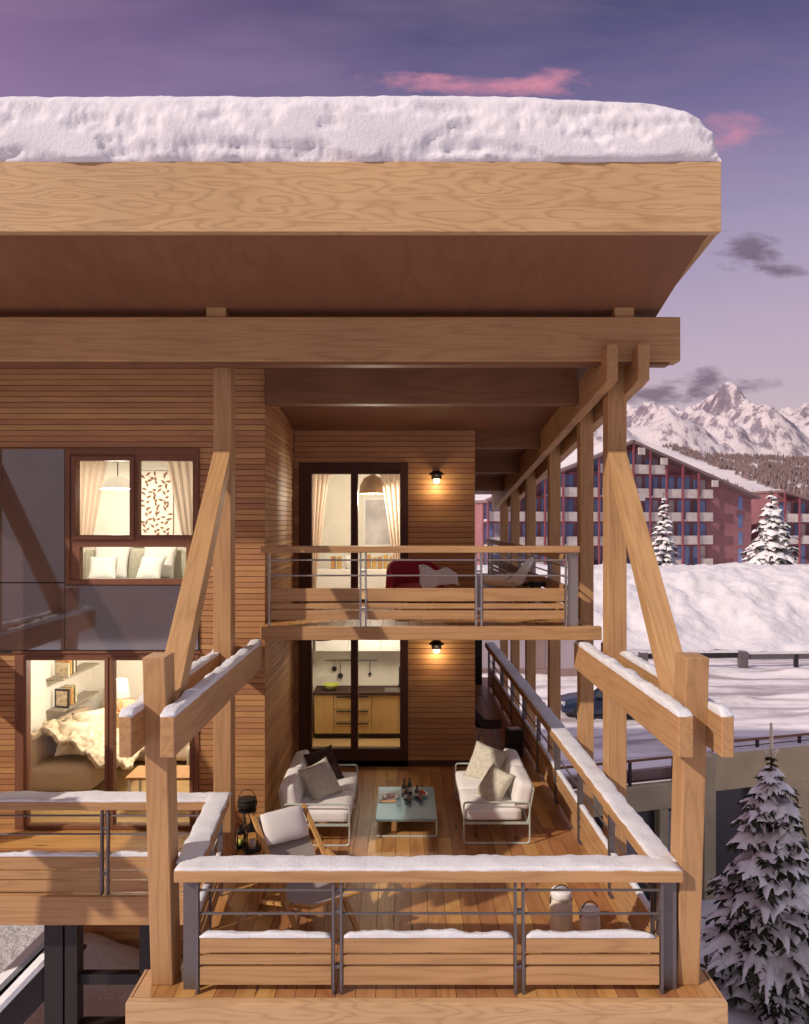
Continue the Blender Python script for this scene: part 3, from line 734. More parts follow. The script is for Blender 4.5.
for k in range(5):
    a = k*2*math.pi/5
    MB().lathe([(.001,-.03),(.02,-.022),(.03,0),(.02,.022),(.001,.03)], (.042*math.cos(a), .042*math.sin(a), .045+.008*(k % 2)), 10).build('fruit', M['orange_red'], tt, local=True, smooth=True)

# folding deck chair, sling of grey canvas, facing out over the corner
dc = thing('deck_chair', 'wooden folding deck chair with grey canvas sling and pale headrest', 'chair', (-1.02, 8.02, 0), R(-55))
M['chairwood'] = wood('deck_chair_wood', (.56,.32,.11), (.40,.20,.06), 'z', rings=5, vary=.08)
# local: +x is forward (feet), y sideways
W = .30
for y in (-W, W):
    MB().bar((-.62, y, .95), (.56, y, .03), .032, .055, up=(0,1,0)).build('back_rail', M['chairwood'], dc, local=True, bevel=.006)
    MB().bar((-.60, y*.86, .03), (.64, y*.86, .47), .032, .055, up=(0,1,0)).build('seat_rail', M['chairwood'], dc, local=True, bevel=.006)
    MB().bar((-.30, y*1.12, .70), (-.44, y*1.12, .10), .026, .04, up=(0,1,0)).build('prop', M['chairwood'], dc, local=True, bevel=.004)
    MB().bar((-.34, y*1.12, .60), (.24, y*1.12, .56), .05, .028).build('armrest', M['chairwood'], dc, local=True, bevel=.006)
    MB().bar((.20, y*1.12, .55), (.16, y*1.12, .32), .026, .035, up=(0,1,0)).build('arm_post', M['chairwood'], dc, local=True, bevel=.004)
for (x, z, k) in ((-.605, .935, 1), (.63, .465, .86), (.54, .05, 1), (-.58, .045, .86)):
    MB().tube([(x, -W*k, z), (x, W*k, z)], .017, 8).build('crossbar', M['chairwood'], dc, local=True)
def sling(u, v):
    s = v; y = (2*u-1)*(W-.035)
    # back falls from the top bar, sags, rises to the front bar
    p0, p1, p2, p3 = V(-.60, .95), V(-.24, .42), V(.02, .16), V(.63, .485)
    q = p0*(1-s)**3 + p1*3*s*(1-s)**2 + p2*3*s*s*(1-s) + p3*s**3
    return (q.x+.004*math.sin(s*20), y, q.y - .022*(1-(2*u-1)**2) + .004*fbm((u*3, s*6, 1), 2))
MB().grid(12, 30, sling).build('canvas', M['grey_fabric'], dc, local=True, smooth=True)
hm = MB().rbox((0,0,0), (.34, .50, .05), .025, 8, .035, .006)
hm.xf(Matrix.Translation((-.47, 0, .835)) @ Matrix.Rotation(R(56), 4, 'Y'))
hm.build('headrest', M['white_fabric'], dc, local=True, smooth=True, weld=True)

# two white lidded cans with wire handles
def can(label, loc, r, h):
    t = thing('milk_can', label, 'can', loc, R(10), 'white lidded cans at the corner of the terrace')
    M['enamel'] = M.get('enamel') or plain('cream_enamel', (.72,.66,.57), .28, 0, 6, .05, spec=.6)
    MB().lathe([(.001,0),(r*.95,0),(r,.01),(r,h*.68),(r*.93,h*.76),(r*.78,h*.83),(r*.78,h*.86)], n=24).build('body', M['enamel'], t, local=True, smooth=True)
    MB().lathe([(r*.90,h*.84),(r*.95,h*.86),(r*.93,h*.97),(r*.85,h),(.001,h*1.01)], n=24).build('lid', M['white'], t, local=True, smooth=True)
    pts = [(r*1.02*math.cos(a), 0, h*.72+r*1.55*math.sin(a)) for a in [math.pi*k/16 for k in range(17)]]
    MB().tube(pts, .006, 6).build('handle', M['charcoal'], t, local=True)
can('taller white lidded can on the terrace boards', (1.55, 7.72, .003), .112, .46)
can('shorter white lidded can on the terrace boards', (1.81, 7.62, .003), .10, .33)

# black kettle on a stand and two candle lanterns by the slatted corner
st = thing('plant_stand', 'slim dark stand carrying a black cast pot beside the slatted corner', 'stand', (-2.04, 10.12, 0))
for k in range(3):
    a = 2*math.pi*k/3+.4
    MB().tube([(.14*math.cos(a), .14*math.sin(a), 0), (.05*math.cos(a), .05*math.sin(a), .18), (.10*math.cos(a), .10*math.sin(a), .36)], .008, 6).build('leg', M['charcoal'], st, local=True)
MB().lathe([(.001,.355),(.12,.355),(.12,.37),(.001,.37)], n=20).build('tray', M['charcoal'], st, local=True)
pt = thing('cooking_pot', 'black cast iron pot with thin wire handle on a slim stand', 'pot', (-2.04, 10.12, .371))
MB().lathe([(.001,0),(.09,.005),(.125,.05),(.128,.10),(.115,.135),(.122,.14),(.112,.145),(.001,.15)], n=22).build('pot_body', M['charcoal'], pt, local=True, smooth=True)
MB().tube([(.11*math.cos(math.pi*k/12), 0, .13+.13*math.sin(math.pi*k/12)) for k in range(13)], .005, 6).build('handle', M['charcoal'], pt, local=True)
def lantern(label, loc, s, cm):
    t = thing('lantern', label, 'lantern', loc, R(25), 'candle lanterns by the slatted corner')
    MB().box(-.11*s,.11*s,-.11*s,.11*s,0,.03).build('base', M['charcoal'], t, local=True, bevel=.004)
    f = MB()
    for x in (-1,1):
        for y in (-1,1): f.bar((x*.085*s, y*.085*s, .03), (x*.085*s, y*.085*s, .27*s), .012, .012, up=(1,0,0))
    f.build('cage_frame', M['charcoal'], t, local=True)
    MB().lathe([(.115*s,.27*s),(.115*s,.285*s),(.04*s,.36*s),(.035*s,.43*s),(.001,.44*s)], n=4, a0=R(45), a1=R(405)).build('lid', M['charcoal'], t, local=True)
    MB().tube([(.05*s*math.cos(2*math.pi*k/12), 0, .47*s+.045*s*math.sin(2*math.pi*k/12)) for k in range(12)], .005, 5, closed=True).build('ring', M['charcoal'], t, local=True)
    MB().lathe([(.001,.03),(.045*s,.03),(.045*s,.14*s),(.001,.14*s)], n=14).build('candle', M[cm], t, local=True, smooth=True)
M['lime'] = plain('lime_wax', (.45,.5,.08), .5, 0, 8, .1); M['ivory'] = plain('ivory_wax', (.75,.68,.55), .5, 0, 8, .05)
lantern('taller black lantern holding an ivory candle behind the deck chair', (-1.90, 9.74, 0), .95, 'ivory')
lantern('smaller black lantern holding a lime candle against the slats', (-2.07, 9.86, 0), .62, 'lime')

# chair and side table down the gallery
def shell(t, mat, w=.56, d=.5, hs=.43, hb=.84, arm=.0):
    def fn(u, v):
        a = 2*u-1
        s = v
        if s < .5: y = -d*.5 + d*.95*(s/.5); z = hs + .03*abs(a)**2*2 - .02*math.sin(s/.5*math.pi)
        else:
            k = (s-.5)/.5; y = d*.45 + .15*k; z = hs + .03 + (hb-hs)*k
        curve = .10*abs(a)**2
        if s >= .5: y -= curve*(1.6-k*.4); z -= (.20*abs(a)**3)*k
        else: z += arm*abs(a)**4*(.4+s)
        return (a*w/2*(1-.12*max(0, s-.6)), y, z)
    mb = MB().grid(15, 21, fn)
    o = mb.build('shell', mat, t, local=True, smooth=True)
    m = o.modifiers.new('thick', 'SOLIDIFY'); m.thickness = .014
    return o
gc = thing('shell_chair', 'dark brown shell chair beyond the slatted corner of the gallery', 'chair', (1.50, 14.05, 0), R(80))
shell(gc, M['dark_linen'])
for x in (-.2, .2):
    for y in (-.2, .2): MB().tube([(x*.6, y*.6, .42), (x, y, .0)], .012, 6).build('leg', M['steel_light'], gc, local=True)
t = thing('side_table', 'small black cube table beside the dark gallery chair', 'table', (1.93, 13.75, 0))
MB().box(-.14,.14,-.14,.14,0,.43).build('cube_body', M['charcoal'], t, local=True, bevel=.006)
MB().box(-.15,.15,-.15,.15,.431,.447).build('table_top', M['charcoal'], t, local=True, bevel=.003)
bkz = thing('magazine', 'pale folded magazine lying on the small black cube table', 'magazine', (1.93, 13.75, .449), R(20))
MB().rbox((0,0,.012), (.21,.15,.022), .01, 5).build('pages', M['white'], bkz, local=True)
MB().box(-.105,.105,-.076,.076,.0235,.0255).build('cover', M['pink'], bkz, local=True)

# upper balcony seats
rc = thing('lounge_chair', 'crimson round backed lounge chair on the upper balcony', 'chair', (.17, 11.75, 2.75), R(15))
def rback(u, v):
    a = math.pi*(u-.5)*1.25; r = .40*(1-.06*v)
    z = .30+.48*v*(1-.55*abs(2*u-1)**2.2)
    return (r*math.sin(a), .06+r*math.cos(a)*.8*(1+.12*v), z)
o = MB().grid(21, 10, rback).build('back_shell', M['red'], rc, local=True, smooth=True); mm = o.modifiers.new('thick', 'SOLIDIFY'); mm.thickness = .05
MB().rbox((0,0,.33), (.66,.62,.14), .06, 9, .03).build('seat_cushion', M['red'], rc, local=True, smooth=True, weld=True)
for x in (-.24, .24):
    for y in (-.22, .24): MB().tube([(x*.8, y*.8, .28), (x, y, 0)], .016, 6).build('leg', M['chairwood'], rc, local=True)
cl = MB()
def cloth(u, v):
    x = .02+.56*u; z = .70-.08*u-.34*v*(.75+.25*math.sin(u*6)) + .03*math.sin(u*11+v*3)
    y = -.36 - .05*math.sin(u*7+v*2) + .10*(1-v)
    return (x, y, z)
cl.grid(16, 12, cloth); o = cl.build('blanket', M['white_fabric'], None, smooth=True); mm = o.modifiers.new('thick', 'SOLIDIFY'); mm.thickness = .02
o.location = (.20, 11.75, 2.75); tag(o, 'white blanket draped over the crimson chair on the balcony', 'blanket')
wc = thing('shell_chair', 'white shell armchair near the corner of the upper balcony', 'chair', (1.52, 11.7, 2.75), R(-115))
shell(wc, M['white'], .66, .56, .42, .80, .16)
for x in (-.22, .22):
    for y in (-.22, .22): MB().tube([(x*.5, y*.5, .40), (x, y, .0)], .013, 6).build('leg', M['chairwood'], wc, local=True)
bt_ = thing('low_stool', 'dark low stool beside the white armchair on the balcony', 'stool', (2.02, 12.1, 2.75))
MB().lathe([(.001,.36),(.19,.36),(.20,.38),(.19,.42),(.001,.43)], n=18).build('seat', M['charcoal'], bt_, local=True, smooth=True)
for k in range(3):
    a = 2*math.pi*k/3; MB().tube([(.08*math.cos(a), .08*math.sin(a), .36), (.17*math.cos(a), .17*math.sin(a), 0)], .012, 6).build('leg', M['charcoal'], bt_, local=True)

# wall lamps
def sconce(label, loc):
    t = thing('wall_lamp', label, 'lamp', loc, 0, 'lit wall lamps')
    MB().box(-.05,.05,.0,.03,-.09,.09).build('back_plate', M['charcoal'], t, local=True, bevel=.004)
    MB().bar((0,-.13,.065), (0,.005,.065), .03, .03).build('arm', M['charcoal'], t, local=True)
    MB().lathe([(.001,.10),(.06,.095),(.125,.05),(.13,.035),(.085,.03),(.085,-.035),(.075,-.04),(.07,.02),(.001,.03)], (0,-.15,0), 20).build('shade', M['charcoal'], t, local=True, smooth=True)
    MB().lathe([(.001,-.11),(.04,-.10),(.055,-.07),(.05,-.03),(.001,-.02)], (0,-.15,0), 16).build('bulb', M['bulb'], t, local=True, smooth=True)
    lamp('wall_lamp_light', (loc[0], loc[1]-.15, loc[2]-.17), 6, (1,.72,.42), .04)
sconce('lit black wall lamp beside the upper balcony door', (.53, RY-.034, 4.85))
sconce('lit black wall lamp beside the kitchen door below the balcony', (.53, RY-.034, 2.04))

# ================================================================== behind the glass
def curtain(label, x0, x1, y, z0, z1, side, gather, sheet=.5):
    """hangs full width at the top and is drawn towards one side lower down"""
    mb = MB()
    def fn(u, v):
        k = 1-(1-gather)*(v**.8)
        w = (x1-x0)*k
        x = x0+u*w if side < 0 else x1-(1-u)*w
        return (x, y+.035*math.sin(u*26+.5*v)*(1-.2*v), z1-(z1-z0)*v)
    mb.grid(60, 18, fn); o = mb.build('curtain', M['curtain'], None, smooth=True)
    return tag(o, label, 'curtain')
curtain('gathered curtain at the west jamb of the bedroom window', -4.45, -4.02, 10.62, 3.75, 5.0, -1, .42)
curtain('gathered curtain at the east jamb of the bedroom window', -3.28, -2.80, 10.62, 3.75, 5.0, 1, .45)
curtain('gathered curtain at the hinge side of the upper balcony door', -1.60, -1.26, RY+.22, 2.80, 5.0, -1, .2)
curtain('gathered curtain at the lamp side of the upper balcony door', -.44, -.03, RY+.22, 2.80, 5.0, 1, .22)
def pendant(label, loc, prof, ztop, mat, e, sz=.06):
    t = thing('pendant_lamp', label, 'lamp', loc)
    MB().lathe(prof, n=28).build('lamp_shade', M[mat], t, local=True, smooth=True)
    MB().tube([(0,0,prof[-1][1]), (0,0,ztop-loc[2])], .008, 6).build('cord', M['charcoal'], t, local=True)
    MB().lathe([(.001,-.02),(.04,0),(.045,.04),(.001,.08)], n=12).build('bulb', M['bulb'], t, local=True, smooth=True)
    lamp('pendant_lamp_light', (loc[0], loc[1], loc[2]-.08), e, (1,.90,.76), sz)
M['rattan'] = plain('woven_rattan', (.42,.27,.16), .8, 0, 90, .3, bump=.4)
pendant('broad white dome pendant in the upstairs bedroom', (-4.32, 11.75, 4.60), [(.27,0),(.275,.01),(.22,.10),(.12,.16),(.03,.19)], 5.29, 'lampshade', 105)
pendant('woven dome pendant behind the upper balcony door', (-.56, 13.75, 4.60), [(.235,0),(.24,.01),(.225,.13),(.16,.27),(.06,.32),(.015,.35)], 5.14, 'rattan', 130)
pendant('dark bell pendant in the kitchen', (-1.46, 13.75, 2.03), [(.20,0),(.20,.02),(.15,.14),(.12,.24),(.04,.30)], 2.54, 'charcoal', 1.0)
lamp('kitchen_ceiling_light', (-.5, 14.3, 2.45), 85, (1,.87,.70), .25)
lamp('living_room_light', (-3.9, 12.2, 2.2), 165, (1,.90,.77), .2)
# kitchen
kt = thing('kitchen_unit', 'oak kitchen base cupboards under a dark worktop', 'cupboards', (-.57, 15.0, .01))
M['oak'] = wood('pale_oak', (.58,.37,.15), (.46,.27,.10), 'z', rings=4, contrast=.3, vary=.04)
MB().box(-1.52+.4, .98+.4, -.24, .33, .0, .10).build('plinth', M['charcoal'], kt, local=True)
MB().box(-1.55+.4, 1.0+.4, -.33, .34, .835, .875).build('worktop', M['dark_linen'], kt, local=True, bevel=.003)
x = -1.53
for i, w in enumerate((.36, .72, .50, .60, .36)):
    if i in (1, 3):
        for (a, b) in ((.105,.33),(.335,.56),(.565,.83)):
            d = MB().box(x+.4+.004, x+w+.4-.004, -.30, .3, a, b-.005).build('drawer', M['oak'], kt, local=True)
            MB().box(x+.46, x+w+.34, -.322, -.302, b-.045, b-.025).build('handle', M['charcoal'], d, local=True)
    else:
        d = MB().box(x+.4+.004, x+w+.4-.004, -.30, .3, .105, .825).build('cupboard_door', M['oak'], kt, local=True)
    x += w
wu = thing('wall_cupboard', 'white wall cupboards hung above the kitchen worktop', 'cupboard', (-.57, 15.15, 1.62))
for i in range(4): MB().box(-1.14+i*.63, -1.14+i*.63+.624, -.17, .19, 0, .88).build('cupboard_door', M['white'], wu, local=True, bevel=.003)
rl = thing('utensil_rail', 'steel rail of hanging utensils on the kitchen wall', 'rail', (-1.28, 15.33, 1.38))
MB().tube([(-.3,0,0),(.75,0,0)], .008, 6).build('rail', M['steel'], rl, local=True)
for (x, l, rr) in ((-.10,.13,.05),(.02,.26,.055),(.60,.24,.03)):
    u_ = MB().tube([(x,-.01,0),(x,-.01,-l)], .006, 5).build('handle', M['charcoal'], rl, local=True)
    MB().lathe([(.001,-.012),(rr,-.01),(rr,.01),(.001,.012)], n=14).xf(Matrix.Translation((x,-.01,-l-rr*.7)) @ Matrix.Rotation(R(90),4,'X')).build('ladle_head', M['charcoal'], rl, local=True)
tp = thing('kitchen_tap', 'tall thin black tap behind the kitchen sink', 'tap', (-.10, 15.2, .886))
MB().tube([(0,0,0),(0,0,.36),(0,-.03,.40),(0,-.10,.41),(0,-.16,.38),(0,-.17,.33)], .011, 8).build('spout', M['charcoal'], tp, local=True, smooth=True)
MB().lathe([(.001,0),(.03,0),(.03,.05),(.001,.055)], n=12).build('base', M['charcoal'], tp, local=True)
MB().box(-.28,.22,-.45,-.10,.001,.006).build('sink_rim', M['steel'], tp, local=True)
bw_ = thing('salad_bowl', 'lime green bowl on the dark kitchen worktop', 'bowl', (-1.40, 14.9, .887))
MB().lathe([(.001,0),(.06,0),(.14,.09),(.155,.12),(.148,.12),(.06,.02),(.001,.02)], n=22).build('bowl', M['lime'], bw_, local=True, smooth=True)
# upper room behind the balcony door
sb = thing('sideboard', 'long white sideboard seen through the upper balcony door', 'sideboard', (-.75, 15.6, 2.77))
MB().box(-1.0, .95, -.25, .25, 0, .40).build('carcass', M['white'], sb, local=True, bevel=.01)
for i in range(3): MB().box(-.98+i*.64, -.36+i*.64, -.262, -.252, .02, .37).build('front', M['white'], sb, local=True)
c_ = thing('candle', 'stout white candle on the upstairs sideboard', 'candle', (-1.12, 15.5, 3.172))
MB().lathe([(.001,0),(.06,0),(.06,.27),(.001,.27)], n=16).build('wax', M['white'], c_, local=True, smooth=True)
MB().tube([(0,0,.27),(0,0,.29)], .004, 5).build('wick', M['charcoal'], c_, local=True)
gold = plain('gilt_covers', (.55,.35,.12), .5, .2, 9, .4)
for k in range(9):
    x = -.95+k*.115 if k > 1 else -1.42+k*.12
    b = thing('book', ['cloth bound book beside the white candle upstairs','gilt spined book in the row on the upstairs sideboard'][k > 1], 'book', (x, 15.55, 3.171), 0, ['books beside the candle', 'books on the upstairs sideboard'][k > 1])
    h = rnd.uniform(.22,.30)
    MB().box(-.04,.04,-.1,.1,0,h).build('cover', gold if k % 2 else M['terracotta'], b, local=True, bevel=.004)
    MB().box(-.03,.03,-.096,.104,.008,h+.002).build('pages', M['label_cream'], b, local=True)
M['sketch'] = plain('pale_grey_print', (.55,.52,.55), .7, 0, 2.2, .3)
pc = thing('wall_picture', 'pale grey print on the wall behind the woven pendant', 'picture', (-.45, 16.17, 4.15))
MB().box(-.40,.40,-.02,.02,-.55,.45).build('picture_frame', M['white'], pc, local=True)
MB().box(-.36,.36,-.026,-.022,-.51,.41).build('print', M['sketch'], pc, local=True)
# bedroom in the wing
bd = thing('bed', 'double bed with pale cover under the bedroom window', 'bed', (-4.42, 12.1, 2.61))
MB().rbox((0,0,.30), (1.75,2.0,.5), .10, 10, .03, .006).build('mattress', M['white_fabric'], bd, local=True, smooth=True, weld=True)
MB().box(-.95,.95,1.0,1.06,0,1.02).build('headboard', M['linen'], bd, local=True, bevel=.02)
for i, (x, y, z, s, rx, rz, m, lab) in enumerate([(-4.87,12.95,3.44,.60,68,4,'white_fabric','large pale pillow against the headboard, window side'), (-4.08,12.95,3.44,.60,68,-5,'white_fabric','large pale pillow against the headboard, corner side'),
      (-4.88,12.62,3.36,.44,58,14,'white_fabric','small white pillow propped before the window side pillow'), (-4.10,12.62,3.36,.44,58,-10,'white_fabric','small white pillow propped before the corner side pillow')]):
    pillow('bed_pillow', lab, m, (x,y,z), s, (R(rx), 0, R(rz)), .18, 'pillows on the bed', 20+i)
pc = thing('wall_picture', 'tall framed print of brown leafy branches above the bed', 'picture', (-4.25, 13.17, 4.30))
MB().box(-.34,.34,-.015,.02,-.62,.66).build('picture_frame', M['cream'], pc, local=True)
lf = MB(); M['leafprint'] = plain('brown_leaf_print', (.26,.13,.07), .8, 0, 20, .3)
for k in range(3):
    x = -.10+.16*k
    for j in range(26):
        z = -.58+j*.046; a = rnd.uniform(-.9,.9)+(.9 if j % 2 else math.pi-.9); l = rnd.uniform(.07,.13); w = .022
        c, s = math.cos(a), math.sin(a); xx = x+.02*math.sin(j*.7)
        lf.add([(xx,-.019-.0005*(j%5),z),(xx+c*l*.5-s*w,-.019-.0005*(j%5),z+s*l*.5+c*w),(xx+c*l,-.019-.0005*(j%5),z+s*l),(xx+c*l*.5+s*w,-.019-.0005*(j%5),z+s*l*.5-c*w)], [(0,1,2,3)])
lf.build('leaf_print', M['leafprint'], pc, local=True)
# living room in the wing
def sofa_block(t, specs, mat):
    for (n, c, d, r) in specs: MB().rbox(c, d, r, 8, .02).build(n, M[mat], t, local=True, smooth=True, weld=True)
ls = thing('corner_sofa', 'brown corner sofa behind the wing sliding door', 'sofa', (-4.7, 12.9, .01))
sofa_block(ls, [('seat', (-.45,-.35,.27), (1.0,2.0,.42), .08), ('seat', (.75,.62,.27), (1.4,.9,.42), .08), ('backrest', (-.86,-.3,.60), (.24,2.0,.62), .1), ('backrest', (.35,1.12,.60), (2.2,.24,.62), .1), ('armrest', (1.52,.65,.42),(.22,1.0,.5),.09)], 'brown_sofa')
fu = MB()
def throw(u, v):
    x = -5.55+1.35*u; y = 11.55+1.4*v
    z = .55+.42*math.exp(-((u-.12)/.42)**2)*(1-.3*v) - .26*max(0, u-.6) + .11*fbm((u*3.5, v*3.5, 2.2), 3) + .06*fbm((u*10, v*10, 4), 3) + .05*abs(math.sin(u*9+v*5+2*fbm((u*3,v*3,1),2)))
    return (x, y, z)
fu.grid(60, 60, throw); o = fu.build('fur_throw', M['fur'], None, smooth=True); mm = o.modifiers.new('thick','SOLIDIFY'); mm.thickness = .06; tag(o, 'cream patterned fur throw heaped on the brown corner sofa', 'throw')
M['fur2'] = plain('pale_fur', (.72,.62,.48), .95, 0, 9, .3, bump=.6, spec=.05)
pillow('sofa_pillow', 'cream fur pillow nearest the glass on the corner sofa', 'fur2', (-5.0, 11.9, .80), .58, (R(48), R(6), R(24)), .26, 'fur pillows on the corner sofa', 31)
pillow('sofa_pillow', 'cream fur pillow behind on the corner sofa', 'fur2', (-4.98, 12.5, .84), .58, (R(50), R(-5), R(30)), .26, 'fur pillows on the corner sofa', 32)
for j, (z, lab) in enumerate(((1.07, 'lower grey wall shelf in the wing living room'), (1.57, 'upper grey wall shelf in the wing living room'))):
    sh = MB().box(-5.695, -5.42, 12.4, 13.85, z, z+.035).build('wall_shelf', M['shelf'], None, bevel=.003); tag(sh, lab, 'shelf', 'grey wall shelves')
    for k in range(5):
        bk_ = thing('book', ['leaning book on the lower wall shelf', 'upright book on the upper wall shelf'][j], 'book', (-5.56, 12.72+k*.065, z+.036), 0, ['books on the lower shelf', 'books on the upper shelf'][j])
        h = rnd.uniform(.22, .32)
        MB().box(-.1,.1,-.025,.025,0,h).build('cover', [M['bottle_brown'], M['terracotta'], gold, M['bottle_brown'], M['label_cream']][(k+j) % 5], bk_, local=True)
        MB().box(-.102,.09,-.02,.02,.006,h+.002).build('pages', M['label_cream'], bk_, local=True)
    ph = thing('photo_frame', ['dark framed photo on the lower wall shelf', 'pale framed photo on the upper wall shelf'][j], 'photo frame', (-5.52, 12.56, z+.037), R(-14))
    MB().box(-.13,.13,0,.02,0,.30 if j == 0 else .22).build('border', [M['charcoal'], M['label_cream']][j], ph, local=True)
    MB().box(-.10,.10,-.004,-.001,.03,.27 if j == 0 else .19).build('photo', M['fur'], ph, local=True)
ck = thing('round_basket', 'round woven wall ornament above the corner sofa', 'ornament', (-5.25, 14.22, 1.02))
MB().lathe([(.001,0),(.10,-.01),(.18,-.04),(.19,-.03),(.11,.012),(.001,.02)], n=26).xf(Matrix.Rotation(R(90),4,'X')).build('woven_disc', M['rattan'], ck, local=True, smooth=True)
fl = thing('table_lamp', 'lamp with bright white shade behind the front post', 'lamp', (-5.0, 13.75, .78))
MB().lathe([(.15,.24),(.16,.24),(.11,.55),(.10,.55)], n=22).build('lamp_shade', M['lampshade'], fl, local=True, smooth=True)
MB().lathe([(.001,0),(.09,0),(.09,.015),(.02,.03),(.015,.35),(.001,.36)], n=14).build('stem', M['terracotta'], fl, local=True, smooth=True)
lamp('table_lamp_light', (-5.0, 13.75, 1.17), 4, (1,.8,.55), .05)
cb = thing('cabinet', 'tan cabinet carrying the white shaded lamp', 'cabinet', (-5.0, 13.75, .01))
MB().box(-.25,.25,-.2,.2,0,.74).build('carcass', M['oak'], cb, local=True, bevel=.004); MB().box(-.26,.26,-.21,.21,.741,.765).build('top', M['oak'], cb, local=True)
ct = thing('coffee_table', 'orange wooden coffee table behind the wing sliding door', 'table', (-3.45, 11.35, .01))
MB().box(-.52,.52,-.28,.28,.42,.46).build('table_top', M['terracotta'], ct, local=True, bevel=.006)
for x in (-.47,.47):
    for y in (-.23,.23): MB().bar((x,y,0),(x,y,.42),.04,.04,up=(1,0,0)).build('leg', M['white'], ct, local=True)
rg = thing('armchair', 'pale quilted armchair beside the orange coffee table', 'chair', (-2.85, 12.3, .01), R(-20))
sofa_block(rg, [('seat', (0,0,.26), (.75,.75,.36), .1), ('backrest', (.0,.36,.55), (.75,.2,.6), .09), ('armrest', (-.38,0,.42), (.16,.75,.4), .07), ('armrest', (.38,0,.42), (.16,.75,.4), .07)], 'linen')
# ================================================================== ground and hills
def struct(name, mb, mat, smooth=True):
    o = mb.build(name, mat, None, smooth=smooth); o['kind'] = 'structure'; return o
M['gsnow'] = snowmat('ground_snow', (.76,.75,.80), scale=4, bump=.7, dist=.12)
def roadmat():
    m, nt, b = newmat('packed_road_snow')
    tc = N(nt, 'ShaderNodeTexCoord'); mp = N(nt, 'ShaderNodeMapping'); mp.inputs['Scale'].default_value = (.06, .55, 1); mp.inputs['Rotation'].default_value = (0,0,R(-4))
    L(nt, tc.outputs['Object'], mp.inputs[0])
    n = N(nt, 'ShaderNodeTexNoise'); n.inputs['Scale'].default_value = 1.5; n.inputs['Detail'].default_value = 5; n.inputs['Roughness'].default_value = .55; n.inputs['Distortion'].default_value = .4; L(nt, mp.outputs[0], n.inputs['Vector'])
    n2 = N(nt, 'ShaderNodeTexNoise'); n2.inputs['Scale'].default_value = 1.1; n2.inputs['Detail'].default_value = 7; n2.inputs['Roughness'].default_value = .7; L(nt, tc.outputs['Object'], n2.inputs['Vector'])
    r = ramp(nt, [(.33, (.36,.32,.34)), (.44, (.58,.54,.57)), (.52, (.78,.75,.78)), (.7, (.82,.80,.83))])
    sp = N(nt, 'ShaderNodeSeparateXYZ'); L(nt, tc.outputs['Object'], sp.inputs[0])
    yy = math_(nt, 'SUBTRACT', sp.outputs[1], math_(nt, 'MULTIPLY', sp.outputs[0], .06)); n3 = N(nt, 'ShaderNodeTexNoise'); n3.inputs['Scale'].default_value = .05; n3.inputs['Detail'].default_value = 2; L(nt, tc.outputs['Object'], n3.inputs['Vector'])
    yy = math_(nt, 'ADD', yy, math_(nt, 'MULTIPLY', n3.outputs[0], 9.0))
    trk = math_(nt, 'POWER', math_(nt, 'ABSOLUTE', math_(nt, 'SINE', math_(nt, 'MULTIPLY', yy, 2.05))), 14.0)   # wheel ruts
    base_ = math_(nt, 'ADD', math_(nt, 'MULTIPLY', n.outputs[0], .75), math_(nt, 'MULTIPLY', n2.outputs[0], .25))
    L(nt, math_(nt, 'SUBTRACT', base_, math_(nt, 'MULTIPLY', math_(nt, 'MULTIPLY', trk, n2.outputs[0]), .22)), r.inputs[0])
    L(nt, r.outputs[0], b.inputs['Base Color']); b.inputs['Roughness'].default_value = .8
    bp = N(nt, 'ShaderNodeBump'); bp.inputs['Strength'].default_value = .5; bp.inputs['Distance'].default_value = .12; L(nt, n2.outputs[0], bp.inputs['Height']); L(nt, bp.outputs[0], b.inputs['Normal'])
    return m
M['road'] = roadmat()
GL = lambda x: 24.3 + .29*(x-5)                # plan line of the garage front
def lower(u, v):
    x = -160 + 320*u; y = -60 + (min(GL(x), 45)+62.0)*v if v < 1 else GL(x)+2
    return (x, y, -8.3 + .25*fbm((x*.15, y*.15, 3), 3) + .05*fbm((x*.9, y*.9, 3), 2))
struct('lower_ground', MB().grid(161, 81, lower), M['gsnow'])
def smooth(a, b, x):
    t = max(0, min(1, (x-a)/(b-a))); return t*t*(3-2*t)
def rz(x, y):
    d = y-GL(x)
    z = -4.22
    yy = y - .06*x
    # ploughed ridges along the road and parking rows
    for (c, h, w) in ((28.4,.18,.35),(30.6,.22,.4),(33.0,.16,.5),(35.4,.3,.5),(38.2,.26,.6),(41.2,.34,.7),(46.6,.5,.8)):
        z += h*math.exp(-((yy-c-.5*fbm((x*.12, c, 0), 2))/w)**2)*(.75+.6*fbm((x*.5, c*3, 1), 3))
    bank = smooth(46.5, 60, y + 1.5*fbm((x*.08, 3, 1), 2))
    z += 4.75*bank + bank*(1-bank)*4*.55*fbm((x*.32, y*.32, 5), 4) + .05*fbm((x*.6, y*.6, 2), 3)
    z += bank*(1-smooth(58, 63, y))*.35*max(0, fbm((x*.8, y*.5, 8), 4))
    z -= 1.9*smooth(62, 84, y)
    z += smooth(105, 135, y)*(y-105)*.10
    return z
def upper(u, v):
    x = -70 + 250*u
    y = GL(max(x, -40)) + .35 + (132 - GL(max(x, -40)))*(v**1.6)
    return (x, y, rz(x, y))
me_road = struct('road', MB().grid(420, 190, lambda u, v: (lambda x: (x, GL(max(x,-40))+.35+(48-GL(max(x,-40)))*v, rz(x, GL(max(x,-40))+.35+(48-GL(max(x,-40)))*v)))(-70+190*u)), M['road'])
